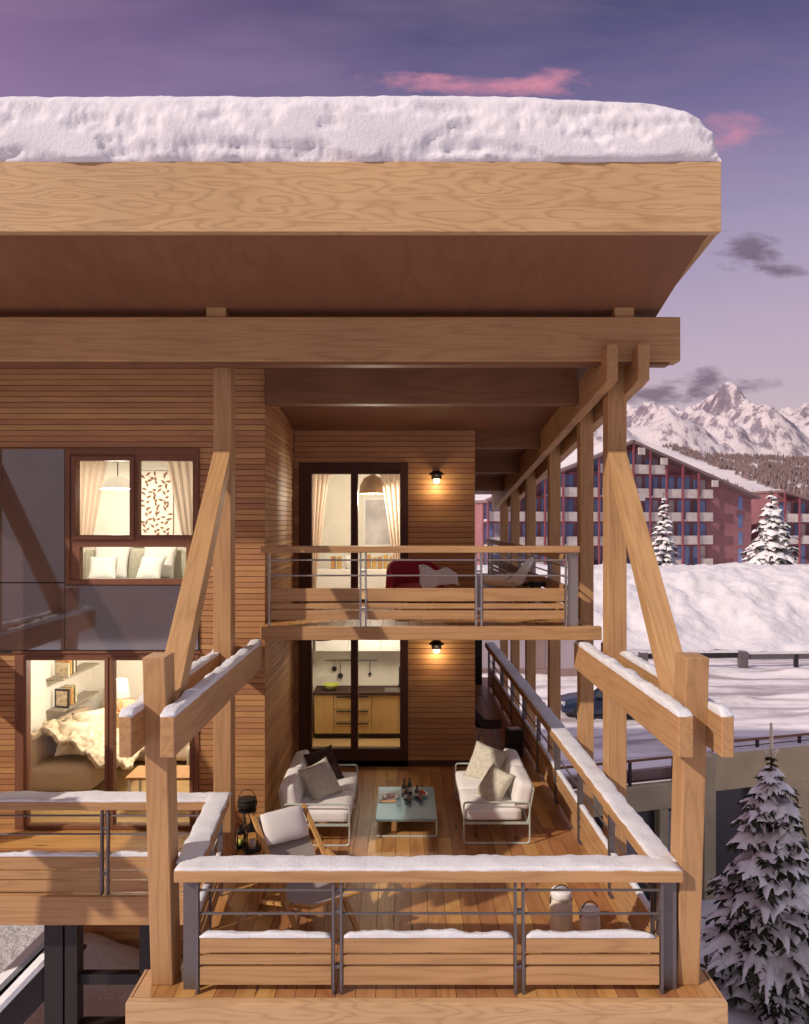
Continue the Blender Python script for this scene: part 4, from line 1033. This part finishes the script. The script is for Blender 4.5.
def bank(u, v):
    x = -15+90*u; y = 47.7+18.5*v; z = rz(x, y)
    k = min(1, v*6)*min(1, (1-v)*5)
    z += k*(.13*fbm((x*.55, y*.8, 2), 4) + .45*max(0, fbm((x*.28+4, y*.4, 7), 5)-.14) + .07*fbm((x*2.2, y*2.2, 3), 3))
    return (x, y, z+.03)
struct('snow_bank', MB().grid(400, 130, bank), M['gsnow'])
struct('snow_field', MB().grid(300, 120, lambda u, v: (-70+250*u, 47.7+85*v**1.4, rz(-70+250*u, 47.7+85*v**1.4)-(.16 if 47.7+85*v**1.4 < 65.5 else 0))), M['gsnow'])
# level snow under and beside the wing (upper garden terrace)
def gar(u, v):
    x = -22+19.4*u; y = 10.9+9.4*v
    z = -3.0 + .08*fbm((x*.8, y*.8, 4), 3) + .65*math.exp(-((y-12.3)/.55)**2)*smooth(-6.2, -5.0, x)*smooth(-3.2, -5.4, x) + .5*smooth(16, 20, y)
    return (x, y, z)
struct('snow_terrace', MB().grid(90, 60, gar), M['gsnow'])
tw = MB().box(-22, -2.6, 10.6, 10.88, -8.6, -2.98).box(-2.62, -2.4, 10.9, 20.3, -8.6, -2.9)
tag(tw.build('retaining_wall', M['steel_dark'], None), 'dark retaining wall below the snowy garden terrace under the wing', 'wall')

# hillside, forest and mountains
def hillz(x, y):
    rise = 92*(1-math.exp(-max(0, y-110)/420))*y/780
    t = max(0, (y-110)/890)
    fall = -.05*max(0, x-60*(1+t))*min(1, t*2.4)
    return 2.2 + rise + fall + (3+9*t)*fbm((x*.009, y*.007, 1.7), 4) - 2
M['hill'] = snowmat('hill_snow', (.72,.68,.71), scale=.25, bump=.3, dist=.8)
struct('hillside', MB().grid(190, 150, lambda u, v: (lambda y: (lambda x: (x, y, hillz(x, y)))((-1.1+2.6*u)*y*.75+30))(108+900*v)), M['hill'])
def mountmat():
    m, nt, b = newmat('hazed_rock_and_snow')
    geo = N(nt, 'ShaderNodeNewGeometry'); tc = N(nt, 'ShaderNodeTexCoord')
    mp = N(nt, 'ShaderNodeMapping'); mp.inputs['Scale'].default_value = (.075, .04, .022); L(nt, tc.outputs['Object'], mp.inputs[0])
    n = N(nt, 'ShaderNodeTexNoise'); n.inputs['Scale'].default_value = 1; n.inputs['Detail'].default_value = 9; n.inputs['Roughness'].default_value = .68; L(nt, mp.outputs[0], n.inputs['Vector'])
    sz = N(nt, 'ShaderNodeSeparateXYZ'); L(nt, geo.outputs['Normal'], sz.inputs[0])
    f = math_(nt, 'ADD', math_(nt, 'MULTIPLY', sz.outputs[2], .5), math_(nt, 'MULTIPLY', n.outputs[0], 1.35))
    f = math_(nt, 'MULTIPLY', f, .8)
    r = ramp(nt, [(.66, (.20,.175,.23)), (.77, (.30,.265,.32)), (.81, (.54,.49,.54)), (.88, (.66,.61,.65))]); L(nt, f, r.inputs[0])  # distance haze mixed into the rock and snow colours
    L(nt, r.outputs[0], b.inputs['Base Color']); b.inputs['Roughness'].default_value = .9; b.inputs['Specular IOR Level'].default_value = .1
    bp = N(nt, 'ShaderNodeBump'); bp.inputs['Strength'].default_value = .7; bp.inputs['Distance'].default_value = 6; L(nt, n.outputs[0], bp.inputs['Height']); L(nt, bp.outputs[0], b.inputs['Normal'])
    return m
M['mount'] = mountmat()
PK = [(-700,150,160),(-420,190,170),(-150,170,150),(60,185,150),(235,205,120),(350,206,95),(415,194,65),(472,224,80),(535,194,75),(596,198,90),(675,190,120),(540,150,330),(860,175,150),(1100,150,200),(1400,170,260)]
def mz(x, y):
    env = 0
    for (px, h, w) in PK: env = max(env, h*math.exp(-abs((x-px)/w)**1.35))
    t = math.exp(-((y-1200)/260)**2)
    rid = noise.ridged_multi_fractal(Vector((x*.0075, y*.0075, .3)), 1.0, 2.1, 7, 1.0, 2.0)
    n = noise.fractal(Vector((x*.018, y*.018, 4)), .8, 2.1, 5)
    r2 = noise.ridged_multi_fractal(Vector((x*.021+.35*n, y*.012, 2.3)), .9, 2.2, 5, 1.0, 2.0)
    t2 = smooth(880, 1010, y)
    base = hillz(x, min(y, 1000)) - 14*(1-t2)
    return base + max(0, env-base)*t*(.80+.13*(rid-1.0)+.10*(r2-1.0))*t2 + 12*n*t*t2
struct('mountains', MB().grid(460, 130, lambda u, v: (-900+2500*u, 880+620*v, mz(-900+2500*u, 880+620*v))), M['mount'])

# the far wood: frosted trees too many to count
M['farwood'] = plain('frosted_far_trees', (.22,.165,.17), .95, 0, .6, .35, spec=.05)
fr = random.Random(3)
def forest_mask(x, y):
    px = VX + F*x/y
    py = VY - F*(hillz(x, y)-CAMZ)/y
    return px, py
mb = MB(); cnt = 0
for k in range(90000):
    if cnt > 10500: break
    y = 210 + 780*fr.random()**.75; x = fr.uniform(-.10, .66)*y
    m = fbm((x*.010+3, y*.008, 9), 3)
    px, py = forest_mask(x, y)
    line = 456+(px-670)*.44; th = 5+max(0, px-655)*.055
    if 650 < px < 860 and abs(py-line) < th: continue      # the open piste
    if py > line and px < 735 and m < .10: continue
    if m < -.28: continue
    if y > 900 and fr.random() < (y-900)/110: continue
    z = hillz(x, y); h = fr.uniform(3.5, 7.0); r = h*fr.uniform(.18, .30); a0 = fr.random()*6
    q = [(x+r*math.cos(a0+2*math.pi*i/5)*fr.uniform(.7,1.2), y+r*math.sin(a0+2*math.pi*i/5)*fr.uniform(.7,1.2), z+h*.12) for i in range(5)]
    q2 = [(x+.55*r*math.cos(a0+.6+2*math.pi*i/5), y+.55*r*math.sin(a0+.6+2*math.pi*i/5), z+h*fr.uniform(.4,.55)) for i in range(5)]
    mb.add(q+q2+[(x, y, z+h)], [(i,(i+1)%5,5+(i+1)%5,5+i) for i in range(5)]+[(5+i,5+(i+1)%5,10) for i in range(5)]); cnt += 1
o = mb.build('forest', M['farwood'], None); tag(o, 'frosted brown wood covering the far hillside', 'forest', kind='stuff')

# ================================================================== conifers
M['needles'] = plain('spruce_needles', (.055,.058,.036), .8, 0, 6, .45, spec=.1)
M['needles_warm'] = plain('spruce_needles_dry', (.075,.06,.028), .8, 0, 6, .4, spec=.1)
M['bark'] = plain('spruce_bark', (.09,.055,.035), .9, 0, 14, .3, bump=.5)
M['treesnow'] = snowmat('bough_snow', (.88,.88,.93), scale=12, bump=.5, dist=.03)
def conifer(name, label, loc, h, rad, tiers, nb, seed, fine=True, group=None, cat='conifer'):
    q = random.Random(seed); t = thing(name, label, cat, loc, 0, group)
    MB().tube([(0,0,-.3),(0,0,h*.5),(0,0,h*.985)], [h*.022, h*.013, h*.003], 8).build('trunk', M['bark'], t, local=True)
    gr, gs = MB(), MB()
    def bough(a, z, l, droop, w, top):
        d = V(math.cos(a), math.sin(a), 0); n = V(-d.y, d.x, 0)
        P = lambda s: d*(l*s) + V(0,0,z + l*(.18*s - droop*s*s))
        # needle fan under the bough
        k = (44 if fine else 12)
        for i in range(k):
            s = q.uniform(.12, 1.0)**.8; c = P(s); sd = q.choice((-1,1)); ll = (w*(1.12-s*.66))*q.uniform(.6,1.25); wd = ll*(.20 if fine else .3)
            tip = c + n*(sd*ll*q.uniform(.5,1)) + d*ll*q.uniform(.25,.8) + V(0,0,-ll*q.uniform(.15,.75))
            e = (tip-c).cross(V(0,0,1)).normalized()*wd
            gr.add([c-e*.6+V(0,0,-.01), c+e*.6+V(0,0,-.01), c+(tip-c)*.6+e*.7, tip, c+(tip-c)*.6-e*.7], [(0,1,2,3,4)])
        if top: 
            return
        # snow load: lobed, thicker in the middle, drooping to fingers at the rim
        nu, nv = (13, 9) if fine else (5, 4)
        ph = q.uniform(0, 6); lob = q.uniform(.8,1.15); s0 = q.uniform(.10,.22)
        def fn(u, v):
            b = 2*u-1; s = s0 + (1.0-s0)*v
            ww = w*(1.24-.55*v)*(.80+.24*math.sin(v*13+ph+b*2))*lob
            reach = 1 - .24*abs(b)*v + .11*math.sin(b*9+ph)*v
            c = P(s*reach)
            hh = w*.26*(1-b*b)**.6*math.sin(math.pi*min(1, .12+v*.95))**.6
            k = fbm((c.x*4+seed, c.y*4, c.z*4+u), 3)*w*.17
            return c + n*(b*ww) + V(0,0, hh*.8 + .012*l + k - abs(b)**2.2*ww*.42)
        gs.grid(nu, nv, fn)
    for i in range(tiers):
        f = i/(tiers-1); z = h*(.05+.90*f)
        l0 = rad*(1-f)**.70 + rad*.045
        if f < .12: l0 *= .82+1.5*f
        nn = max(4, int(nb*(1-f*.62)))
        off = q.random()*6
        for j in range(nn):
            a = off + 2*math.pi*j/nn + q.uniform(-.28,.28)
            l = l0*q.uniform(.70, 1.16)
            bough(a, z+q.uniform(-.35,.35)*h/tiers, l, q.uniform(.28,.52), min(l*q.uniform(.34,.48)+.06*rad, rad*.30), f > .955)
    gr.build('crown', M['needles'], t, local=True)
    gs.build('snow_load', M['treesnow'], t, label='snow lying on the boughs', local=True, smooth=True)
    return t
hero = conifer('spruce_tree', 'tall snow laden spruce standing just outside the terrace corner, with bare pale tip', (9.54, 20.3, -8.35), 6.55, 1.98, 18, 15, 11)
tip = MB().tube([(0,0,6.35),(.01,0,6.75),(.0,0,7.22)], [.03,.05,.03], 7)
for k, (a, l) in enumerate(((.3,.22),(2.8,.2),(5.0,.18))): tip.tube([(0,0,6.36),(l*.6*math.cos(a),l*.6*math.sin(a),6.44),(l*math.cos(a),l*math.sin(a),6.52)], [.02,.055,.03], 6)
tip.build('leader', plain('frosted_tip', (.72,.66,.52), .7, 0, 9, .1), hero, local=True, smooth=True)
conifer('spruce_tree', 'narrow snowy spruce before the balconies of the maroon block', (24.6, 74, -.6), 7.6, 1.75, 15, 9, 21, False, 'snowy spruces at the maroon block')
conifer('spruce_tree', 'broad snowy spruce before the blank end wall of the maroon block', (33.4, 71, -.5), 7.7, 2.75, 15, 11, 22, False, 'snowy spruces at the maroon block')
M['shrubsnow'] = M['treesnow']
def shrub(label, loc, w, seed):
    q = random.Random(seed); t = thing('shrub', label, 'shrub', loc, 0, 'snowy shrubs on the crest')
    gr, gs = MB(), MB()
    for k in range(46):
        a = q.uniform(0, 6.28); r = w*q.random()**.6; c = V(r*math.cos(a), r*.6*math.sin(a), q.uniform(0, .5)*w*(1-r/w*.6))
        e = V(q.uniform(-1,1), q.uniform(-1,1), q.uniform(.1,1)).normalized()*w*.3; s = e.cross(V(0,1,.2)).normalized()*w*.09
        gr.add([c-s, c+s, c+e], [(0,1,2)])
        if k % 2: gs.grid(4, 3, lambda u, v: c+V((u-.5)*w*.4, (v-.5)*w*.3, w*.12+.1*w*(1-(2*u-1)**2)))
    gr.build('crown', M['needles'], t, local=True); gs.build('snow_load', M['treesnow'], t, label='snow lying on the twigs', local=True, smooth=True)
shrub('low snowy shrub at the foot of the narrow spruce', (25.9, 73, -.4), .9, 1); shrub('low snowy shrub between spruce and blank maroon wall', (30.6, 70, -.3), 1.0, 2)
shrub('low snowy shrub on the far side of the broad spruce', (36.6, 70, -.3), 1.1, 3)

# ================================================================== buildings across the road
M['maroon'] = plain('hazed_maroon_cladding', (.33,.15,.17), .7, 0, .7, .14)  # wall colour lightened towards pink for distance haze
M['maroon_dark'] = plain('dark_maroon_steel', (.27,.075,.10), .5, 0, 2, .15)
M['bluepane'] = plain('sky_blue_pane', (.16,.23,.46), .08, 0, .25, .35, spec=.8)
M['palewall'] = plain('pale_render', (.55,.48,.48), .8, 0, .8, .12)
M['balc'] = plain('white_balcony_front', (.62,.56,.54), .7, 0, 1.5, .15)
M['roofdark'] = plain('brown_roof_edge', (.25,.17,.17), .7, 0, 1, .15)
M['dimpane'] = plain('dusky_pane', (.07,.06,.10), .1, 0, .3, .4, spec=.8); M['lilacpane'] = plain('lilac_blind', (.42,.36,.46), .5, 0, .6, .2)
pick = random.Random(5)
def block(name, label, A, B, xs, ztop, zbase, bays, depth=11, storey=2.8, blank=None, zs0=-1.3, roofd=.32):
    """A-B is the plan line of the facade, ztop(s) the roof height along it, bays the bay width"""
    A, B = Vector(A), Vector(B); d = (B-A); ln = d.length; d /= ln; n = Vector((d.y, -d.x))   # n looks to the road
    if n.y > 0: n = -n
    t = thing(name, label, 'building', (*((A+B)/2), zbase))
    def Q(s, o, z): p = A+d*s+n*o; return (p.x, p.y, z)
    def pris(s0, s1, o0, o1, za0, za1, zb0, zb1, mb):
        mb.hexa([Q(s0,o0,za0),Q(s1,o0,za1),Q(s1,o1,za1),Q(s0,o1,za0),Q(s0,o0,zb0),Q(s1,o0,zb1),Q(s1,o1,zb1),Q(s0,o1,zb0)]); return mb
    w = MB(); s = 0; ss = sorted(xs)
    for s0, s1 in zip(ss, ss[1:]): pris(s0, s1, 0, -depth, zbase, zbase, ztop(s0), ztop(s1), w)
    w.build('wall', M['maroon'], t)
    for s0, s1 in zip(ss, ss[1:]):
        r_ = pris(s0-.15, s1+.15, 1.5, -depth-.6, ztop(s0)+.0, ztop(s1)+.0, ztop(s0)+roofd, ztop(s1)+roofd, MB())
        o = r_.build('roof', M['roofdark'], t)
        pris(s0-.15, s1+.15, .9, -depth-.5, ztop(s0)+roofd+.004, ztop(s1)+roofd+.004, ztop(s0)+roofd+.09, ztop(s1)+roofd+.09, MB()).build('roof_snow', M['gsnow'], o)
    nb = int(ln/bays); k = 0
    for i in range(nb):
        s0 = i*bays; s1 = s0+bays
        if blank and s1 > blank[0] and s0 < blank[1]: continue
        zt = min(ztop(s0), ztop(s1))
        f = 0
        while zs0 + f*storey + 1.2 < zt:
            zb = zs0+f*storey; zt_ = min(zb+storey-.35, zt-.12)
            if zt_-zb > .9:
                gl_ = pris(s0+.18, s0+bays*.52, .03, .0, zb+.1, zb+.1, zt_, zt_, MB()).build('window', pick.choice([M['bluepane'], M['bluepane'], M['bluepane'], M['dimpane']]), t)
                pris(s0+bays*.56, s1-.2, .03, .0, zb+.1, zb+.1, zt_, zt_, MB()).build('window', pick.choice([M['palewall'], M['bluepane'], M['bluepane'], M['lilacpane']]), t)
                fm = MB()
                for sa in (s0+.16, s0+bays*.53, s1-.22): pris(sa, sa+.07, .06, .031, zb+.05, zb+.05, zt_, zt_, fm)
                fm.build('frame', M['maroon_dark'], gl_)
                if (i + f) % 2 == 0 or f > 0:
                    sl = pris(s0+.1, s1-.1, 1.25, .05, zb-.12, zb-.12, zb, zb, MB()).build('balcony', M['balc'], t)
                    fr_ = MB(); o0 = .12 if (i+2*f) % 3 else .5
                    pris(s0+o0, s1-.12, 1.25, 1.19, zb+.05, zb+.05, zb+.95, zb+.95, fr_)
                    fr_.build('front', M['balc'], sl)
                    pris(s0+.12, s1-.12, 1.24, .1, zb+.004, zb+.004, zb+.10, zb+.10, MB()).build('snow_load', M['gsnow'], sl)
            f += 1
        pris(s0-.09, s0+.09, 1.45, 1.27, zbase, zbase, ztop(s0), ztop(s0), MB()).build('post', M['maroon_dark'], t)
        ff = 0
    fl = MB()
    for f in range(6):
        zb = zs0+f*storey
        sm = [s for s in [j*.5 for j in range(int(ln*2))] if ztop(s) > zb+.2 and not (blank and blank[0]-.2 < s < blank[1])]
        if sm: pris(min(sm), max(sm), .9, .06, zb-.30, zb-.30, zb-.14, zb-.14, MB()).build('floor_edge', M['maroon_dark'], t)
    return t, Q, pris, ln
A_, B_ = (8.6, 86.0), (44.0, 99.0)
lnA = math.hypot(35.4, 13)
def ztA(s):
    f = s/lnA
    ap = .50
    return 6.2 + (13.4-6.2)*(f/ap) if f < ap else 13.4 - (13.4-7.0)*((f-ap)/(1-ap))
t, Q, pris, ln_ = block('apartment_block', 'long maroon apartment block with white balconies and raking snowy roof', A_, B_, [0, lnA*.5, lnA], ztA, -2.4, 2.36, blank=(lnA*.835, lnA+1))
for k in range(4):
    pris(lnA*.945, lnA*.962, .04, .0, -1.0+k*2.2, -1.0+k*2.2, .7+k*2.2, .7+k*2.2, MB()).build('window', M['bluepane'], t)
for s, z in ((lnA*.515, 12.0), (lnA*.515, 6.6), (lnA*.80, 8.4), (lnA*.60, 10.9)):
    pris(s, s+.9, 1.62, 1.46, z, z, z+.8, z+.8, MB()).build('eave_block', M['balc'], t)
lnB = math.hypot(22, 5)
block('apartment_block', 'smaller red posted apartment block at the frame edge beyond the broad spruce', (48.3, 101), (70.3, 106), [0, lnB], lambda s: 7.9-.27*s, -2.4, 2.2, zs0=-1.4)
block('apartment_block', 'pale fronted low block glimpsed between maroon wall and broad spruce', (43.6, 108), (50.5, 109.5), [0, 7.05], lambda s: 5.8-.12*s, -2.4, 2.3, depth=8, zs0=-1.4)

# grey shed beyond the gallery posts
sh = thing('shed', 'plain grey shed with snowy flat roof past the blue car', 'shed', (7.0, 43.0, -4.25))
MB().box(-3.2, 2.2, -1.5, 1.5, 0, 2.6).build('wall', plain('grey_lilac_render', (.36,.31,.36), .8, 0, 1, .08), sh, local=True)
MB().box(-3.4, 2.4, -1.7, 1.7, 2.604, 2.75).build('roof', M['roofdark'], sh, local=True); MB().box(-3.35, 2.35, -1.65, 1.65, 2.754, 3.0).build('roof_snow', M['gsnow'], sh, local=True)
MB().box(-3.25, 2.25, -1.56, -1.502, 0, .55).build('plinth', M['roofdark'], sh, local=True)
MB().box(-.4, .5, -1.54, -1.503, .56, 2.2).build('door', M['roofdark'], sh, local=True)

# garage with parapet and railings
M['beige'] = plain('beige_concrete', (.60,.50,.32), .85, 0, 1.2, .12, bump=.15)
M['beige2'] = plain('weathered_beige_concrete', (.52,.45,.31), .85, 0, 1.2, .14, bump=.15)
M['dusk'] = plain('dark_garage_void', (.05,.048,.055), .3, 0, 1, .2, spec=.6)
gd = Vector((1, .29)).normalized(); gn = Vector((gd.y, -gd.x))
gt = thing('garage', 'beige concrete garage with dark bays along the lower snow', 'garage', (10, GL(10), -8.3))
def gq(s0, s1, o0, o1, z0, z1, mb):
    p0 = Vector((5, 24.3))+gd*s0; p1 = Vector((5, 24.3))+gd*s1
    mb.run(p0, p1, o0, o1, z0, z1); return mb
gq(-9, 5.0, -.3, .02, -5.2, -4.40, MB()).build('parapet', M['beige2'], gt, bevel=.02)
gq(5.46, 22, -.3, .05, -4.80, -3.60, MB()).build('parapet', M['beige'], gt, bevel=.02)
gq(5.0, 5.45, -.3, .12, -8.4, -3.60, MB()).build('pier', M['beige2'], gt, bevel=.02)
gq(-9, 5.0, -.5, -.32, -4.38, -4.0, MB()).build('kerb_wall', M['roofdark'], gt)
gq(-9, 22, -.6, -.32, -8.4, -4.85, MB()).build('dark_bay_sheet', M['dusk'], gt)  # dark sheet coloured as the gloom inside the open bays
for i, s in enumerate((-7.2, -4.3, -1.4, 1.5, 3.4, 7.1, 9.6, 12.2, 15, 18)):
    gq(s, s+.32, -.3, .0, -8.4, -5.204 if s < 5 else -4.804, MB()).build('pier', M['beige2'], gt)
    gq(s+.34, s+1.2, -.31, -.25, -8.2, -5.4, MB()).build('window', M['bluepane'] if False else M['panel'], gt)
gq(8.1, 22, -.28, .03, -8.4, -4.804, MB()).build('wall', M['beige'], gt)
gq(5.46, 22, -.28, .03, -3.596, -3.53, MB()).build('snow_load', M['gsnow'], gt)
def grail(label, s0, s1, z0, z1, step):
    p0 = Vector((5, 24.3))+gd*s0
    t = thing('metal_railing', label, 'railing', (p0.x, p0.y, z0))
    gq(s0, s1, -.17, -.11, z1-.07, z1, MB()).build('top_rail', M['darkbeam'], t)
    gq(s0, s1, -.155, -.125, z0+.12, z0+.15, MB()).build('bottom_rail', M['steel_dark'], t)
    s = s0
    while s < s1:
        gq(s, s+.09, -.18, -.10, z0, z1-.074, MB()).build('post', M['steel_dark'], t); s += step
grail('dark post and rail fence along the brown kerb of the garage roof', -9, 4.9, -4.39, -3.56, 1.62)
grail('brown topped low railing above the beige garage parapet', 5.5, 22, -3.59, -3.22, 1.75)
# guardrail beyond the road
gr_ = thing('guardrail', 'snow crusted grey guardrail along the foot of the snow bank', 'guardrail', (20, 45, -4.1))
for i, (x0, x1) in enumerate(((8, 13.2), (13.4, 19.0), (19.2, 25.5), (25.7, 32), (32.2, 39))):
    y = 44.6+.06*(x0-20)
    MB().run((x0, y), (x1, y+.06*(x1-x0)), -.06, .06, -3.75+.10*(i % 2), -3.45+.10*(i % 2)).build('beam', [M['steel'], M['steel_dark']][i % 2], gr_)
    MB().run((x0, y), (x1, y+.06*(x1-x0)), -.10, .10, -3.446+.10*(i % 2), -3.33+.10*(i % 2)).build('snow_load', M['gsnow'], gr_)
    MB().run((x0-.1, y), (x0+.35, y), -.2, .2, -4.5, -3.3).build('post', M['steel'], gr_)
    MB().run(((x0+x1)/2, y+.03*(x1-x0)), ((x0+x1)/2+.2, y+.03*(x1-x0)), -.1, .1, -4.5, -3.5).build('post', M['steel_dark'], gr_)

# blue parked car
M['carblue'] = plain('dark_blue_car_paint', (.018,.028,.065), .22, .2, 3, .1, spec=.7)
M['tyre'] = plain('tyre_rubber', (.012,.012,.013), .85, 0, 20, .2)
M['alloy'] = plain('grey_alloy', (.3,.3,.31), .3, .8, 10, .1)
M['carglass'] = plain('car_glass', (.05,.06,.07), .06, 0, 2, .1, spec=.8)
M['headlamp'] = plain('clear_headlamp', (.45,.47,.5), .12, 0, 9, .2, spec=.8)
car = thing('parked_car', 'dark blue parked hatchback with snow on its windscreen', 'car', (8.75, 33.4, -4.2), R(-4))
st_ = [(-2.12,.34,.58,.70),(-2.05,.24,.72,.80),(-1.6,.20,.84,.87),(-1.0,.20,.93,.89),(0,.20,.96,.90),(1.0,.20,.98,.89),(1.7,.22,.99,.86),(2.02,.28,.92,.80),(2.10,.36,.80,.74)]
def carfn(u, v):
    i = u*(len(st_)-1); k = min(int(i), len(st_)-2); f = i-k
    x, zl, zh, w = [a+(b-a)*f for a, b in zip(st_[k], st_[k+1])]
    a = v*2*math.pi
    cx, cz = math.cos(a), math.sin(a)
    sq = lambda c: math.copysign(abs(c)**.42, c)
    return (x, w*sq(cx)*(1-.06*max(0, sq(cz))), (zl+zh)/2+(zh-zl)/2*sq(cz))
mb = MB().grid(33, 37, carfn)
for e in (0, 32): mb.f.append(tuple(j*33+e for j in range(36)))
mb.build('body', M['carblue'], car, local=True, smooth=True)
prof = [(-1.05,.90),(-.35,1.40),(.75,1.43),(1.55,1.22),(1.92,.93)]
gv = [(x,.80 if z < 1 else .60,z) for x,z in prof]+[(x,-(.80 if z < 1 else .60),z) for x,z in prof]
MB().add(gv, [(0,1,2,3,4),(9,8,7,6,5)]+[(i,i+5,i+6,i+1) for i in range(4)]).build('cabin', M['carblue'], car, local=True, bevel=.05)
def pane_(p, m, nm): return MB().add(p, [(0,1,2,3)]).build(nm, m, car, local=True)
pane_([(-.98,-.70,.97),(-.98,.70,.97),(-.42,.57,1.365),(-.42,-.57,1.365)][::-1], M['carglass'], 'windscreen'); 
for o in car.children if False else []: pass
for sg in (-1, 1):
    for (x0, x1, x2, x3) in ((-.86,.05,.05,-.32),(.12,.82,.74,.12),(.90,1.62,1.42,.84)):
        yb, yt = sg*.797, sg*.632
        p = [(x0,yb,.965),(x1,yb,.965),(x2,yt,1.345),(x3,yt,1.345)]
        if x0 > .85: p[2] = (x2,sg*.66,1.26)
        q_ = [(a, b+sg*.022, c) for a, b, c in p]
        pane_(q_ if sg < 0 else q_[::-1], M['carglass'], 'side_window')
    for x in (-1.32, 1.28):
        w_ = MB().lathe([(.18,-.10),(.29,-.10),(.325,-.07),(.325,.07),(.29,.10),(.18,.10)], n=24).xf(Matrix.Translation((x, sg*.80, .32)) @ Matrix.Rotation(R(90),4,'X')).build('wheel', M['tyre'], car, local=True, smooth=True)
        MB().lathe([(.001,-.06),(.19,-.075),(.19,.075),(.001,.06)], n=18).xf(Matrix.Translation((x, sg*.80, .32)) @ Matrix.Rotation(R(90),4,'X')).build('rim', M['alloy'], w_, local=True)
    MB().rbox((-2.0, sg*.60, .66), (.18,.30,.13), .05, 5).build('headlight', M['headlamp'], car, local=True, smooth=True)
    MB().rbox((2.06, sg*.62, .80), (.08,.22,.16), .03, 5).build('tail_light', M['red'], car, local=True, smooth=True)
    MB().rbox((-.72, sg*.95, .99), (.12,.2,.13), .04, 5).build('mirror', M['carblue'], car, local=True, smooth=True)
MB().box(-2.14,-2.09,-.42,.42,.40,.56).build('grille', M['tyre'], car, local=True, bevel=.01)
ws = MB().grid(9, 7, lambda u, v: (-1.0+.55*v, (2*u-1)*(.62-.1*v), 1.01+.385*v+.03*(1-(2*u-1)**2)))
tag(ws.build('snow_patch', M['gsnow'], None, smooth=True), 'snow patch lying on the windscreen of the blue car', 'snow')
ws_ = [o for o in COL.objects if o.name.startswith('snow_patch')][0]; ws_.location = car.location; ws_.rotation_euler = car.rotation_euler

# dark steel frame and stair below the wing
fr = thing('steel_frame', 'dark steel post frame standing under the wing balcony', 'frame', (-4, 9.0, -8.3))
for (a, b) in ((-4.12, -3.91), (-3.885, -3.745)): MB().box(a, b, 8.92, 9.1, -8.3, -.314).build('post', M['steel_dark'], fr)
MB().box(-3.06, -2.94, 9.0, 9.12, -1.55, -.314).build('post', M['steel_dark'], fr)
MB().box(-3.74, -2.42, 9.0, 9.1, -1.24, -1.12).build('crossbar', M['steel_dark'], fr); MB().box(-3.74, -2.42, 8.95, 9.12, -1.86, -1.68).build('crossbar', M['steel_dark'], fr)
MB().box(-6.5, -3.7, 8.86, 8.9, -1.78, -1.75).build('crossbar', M['steel_dark'], fr)
stt = thing('outdoor_stair', 'dark outdoor stair with snow topped stringers under the wing', 'stair', (-4.6, 9.0, -8.3))
for (p0, p1, w, h) in (((-3.95, 9.16, -.95), (-5.6, 8.2, -2.62), .14, .34), ((-4.15, 9.75, -.98), (-5.9, 8.75, -2.65), .2, .34)):
    s_ = MB().bar(p0, p1, w, h).build('stringer', M['steel_dark'], stt)
    MB().bar((p0[0], p0[1], p0[2]+h*.60+.02), (p1[0], p1[1], p1[2]+h*.60+.02), w+.03, .06).build('snow_load', M['snow'], s_)
for k in range(8):
    f = k/7; x = -4.1-1.6*f; MB().box(x-.16, x+.14, 9.1-1.0*f, 9.72-1.0*f, -1.2-1.66*f, -1.16-1.66*f).build('tread', M['steel_dark'], stt)
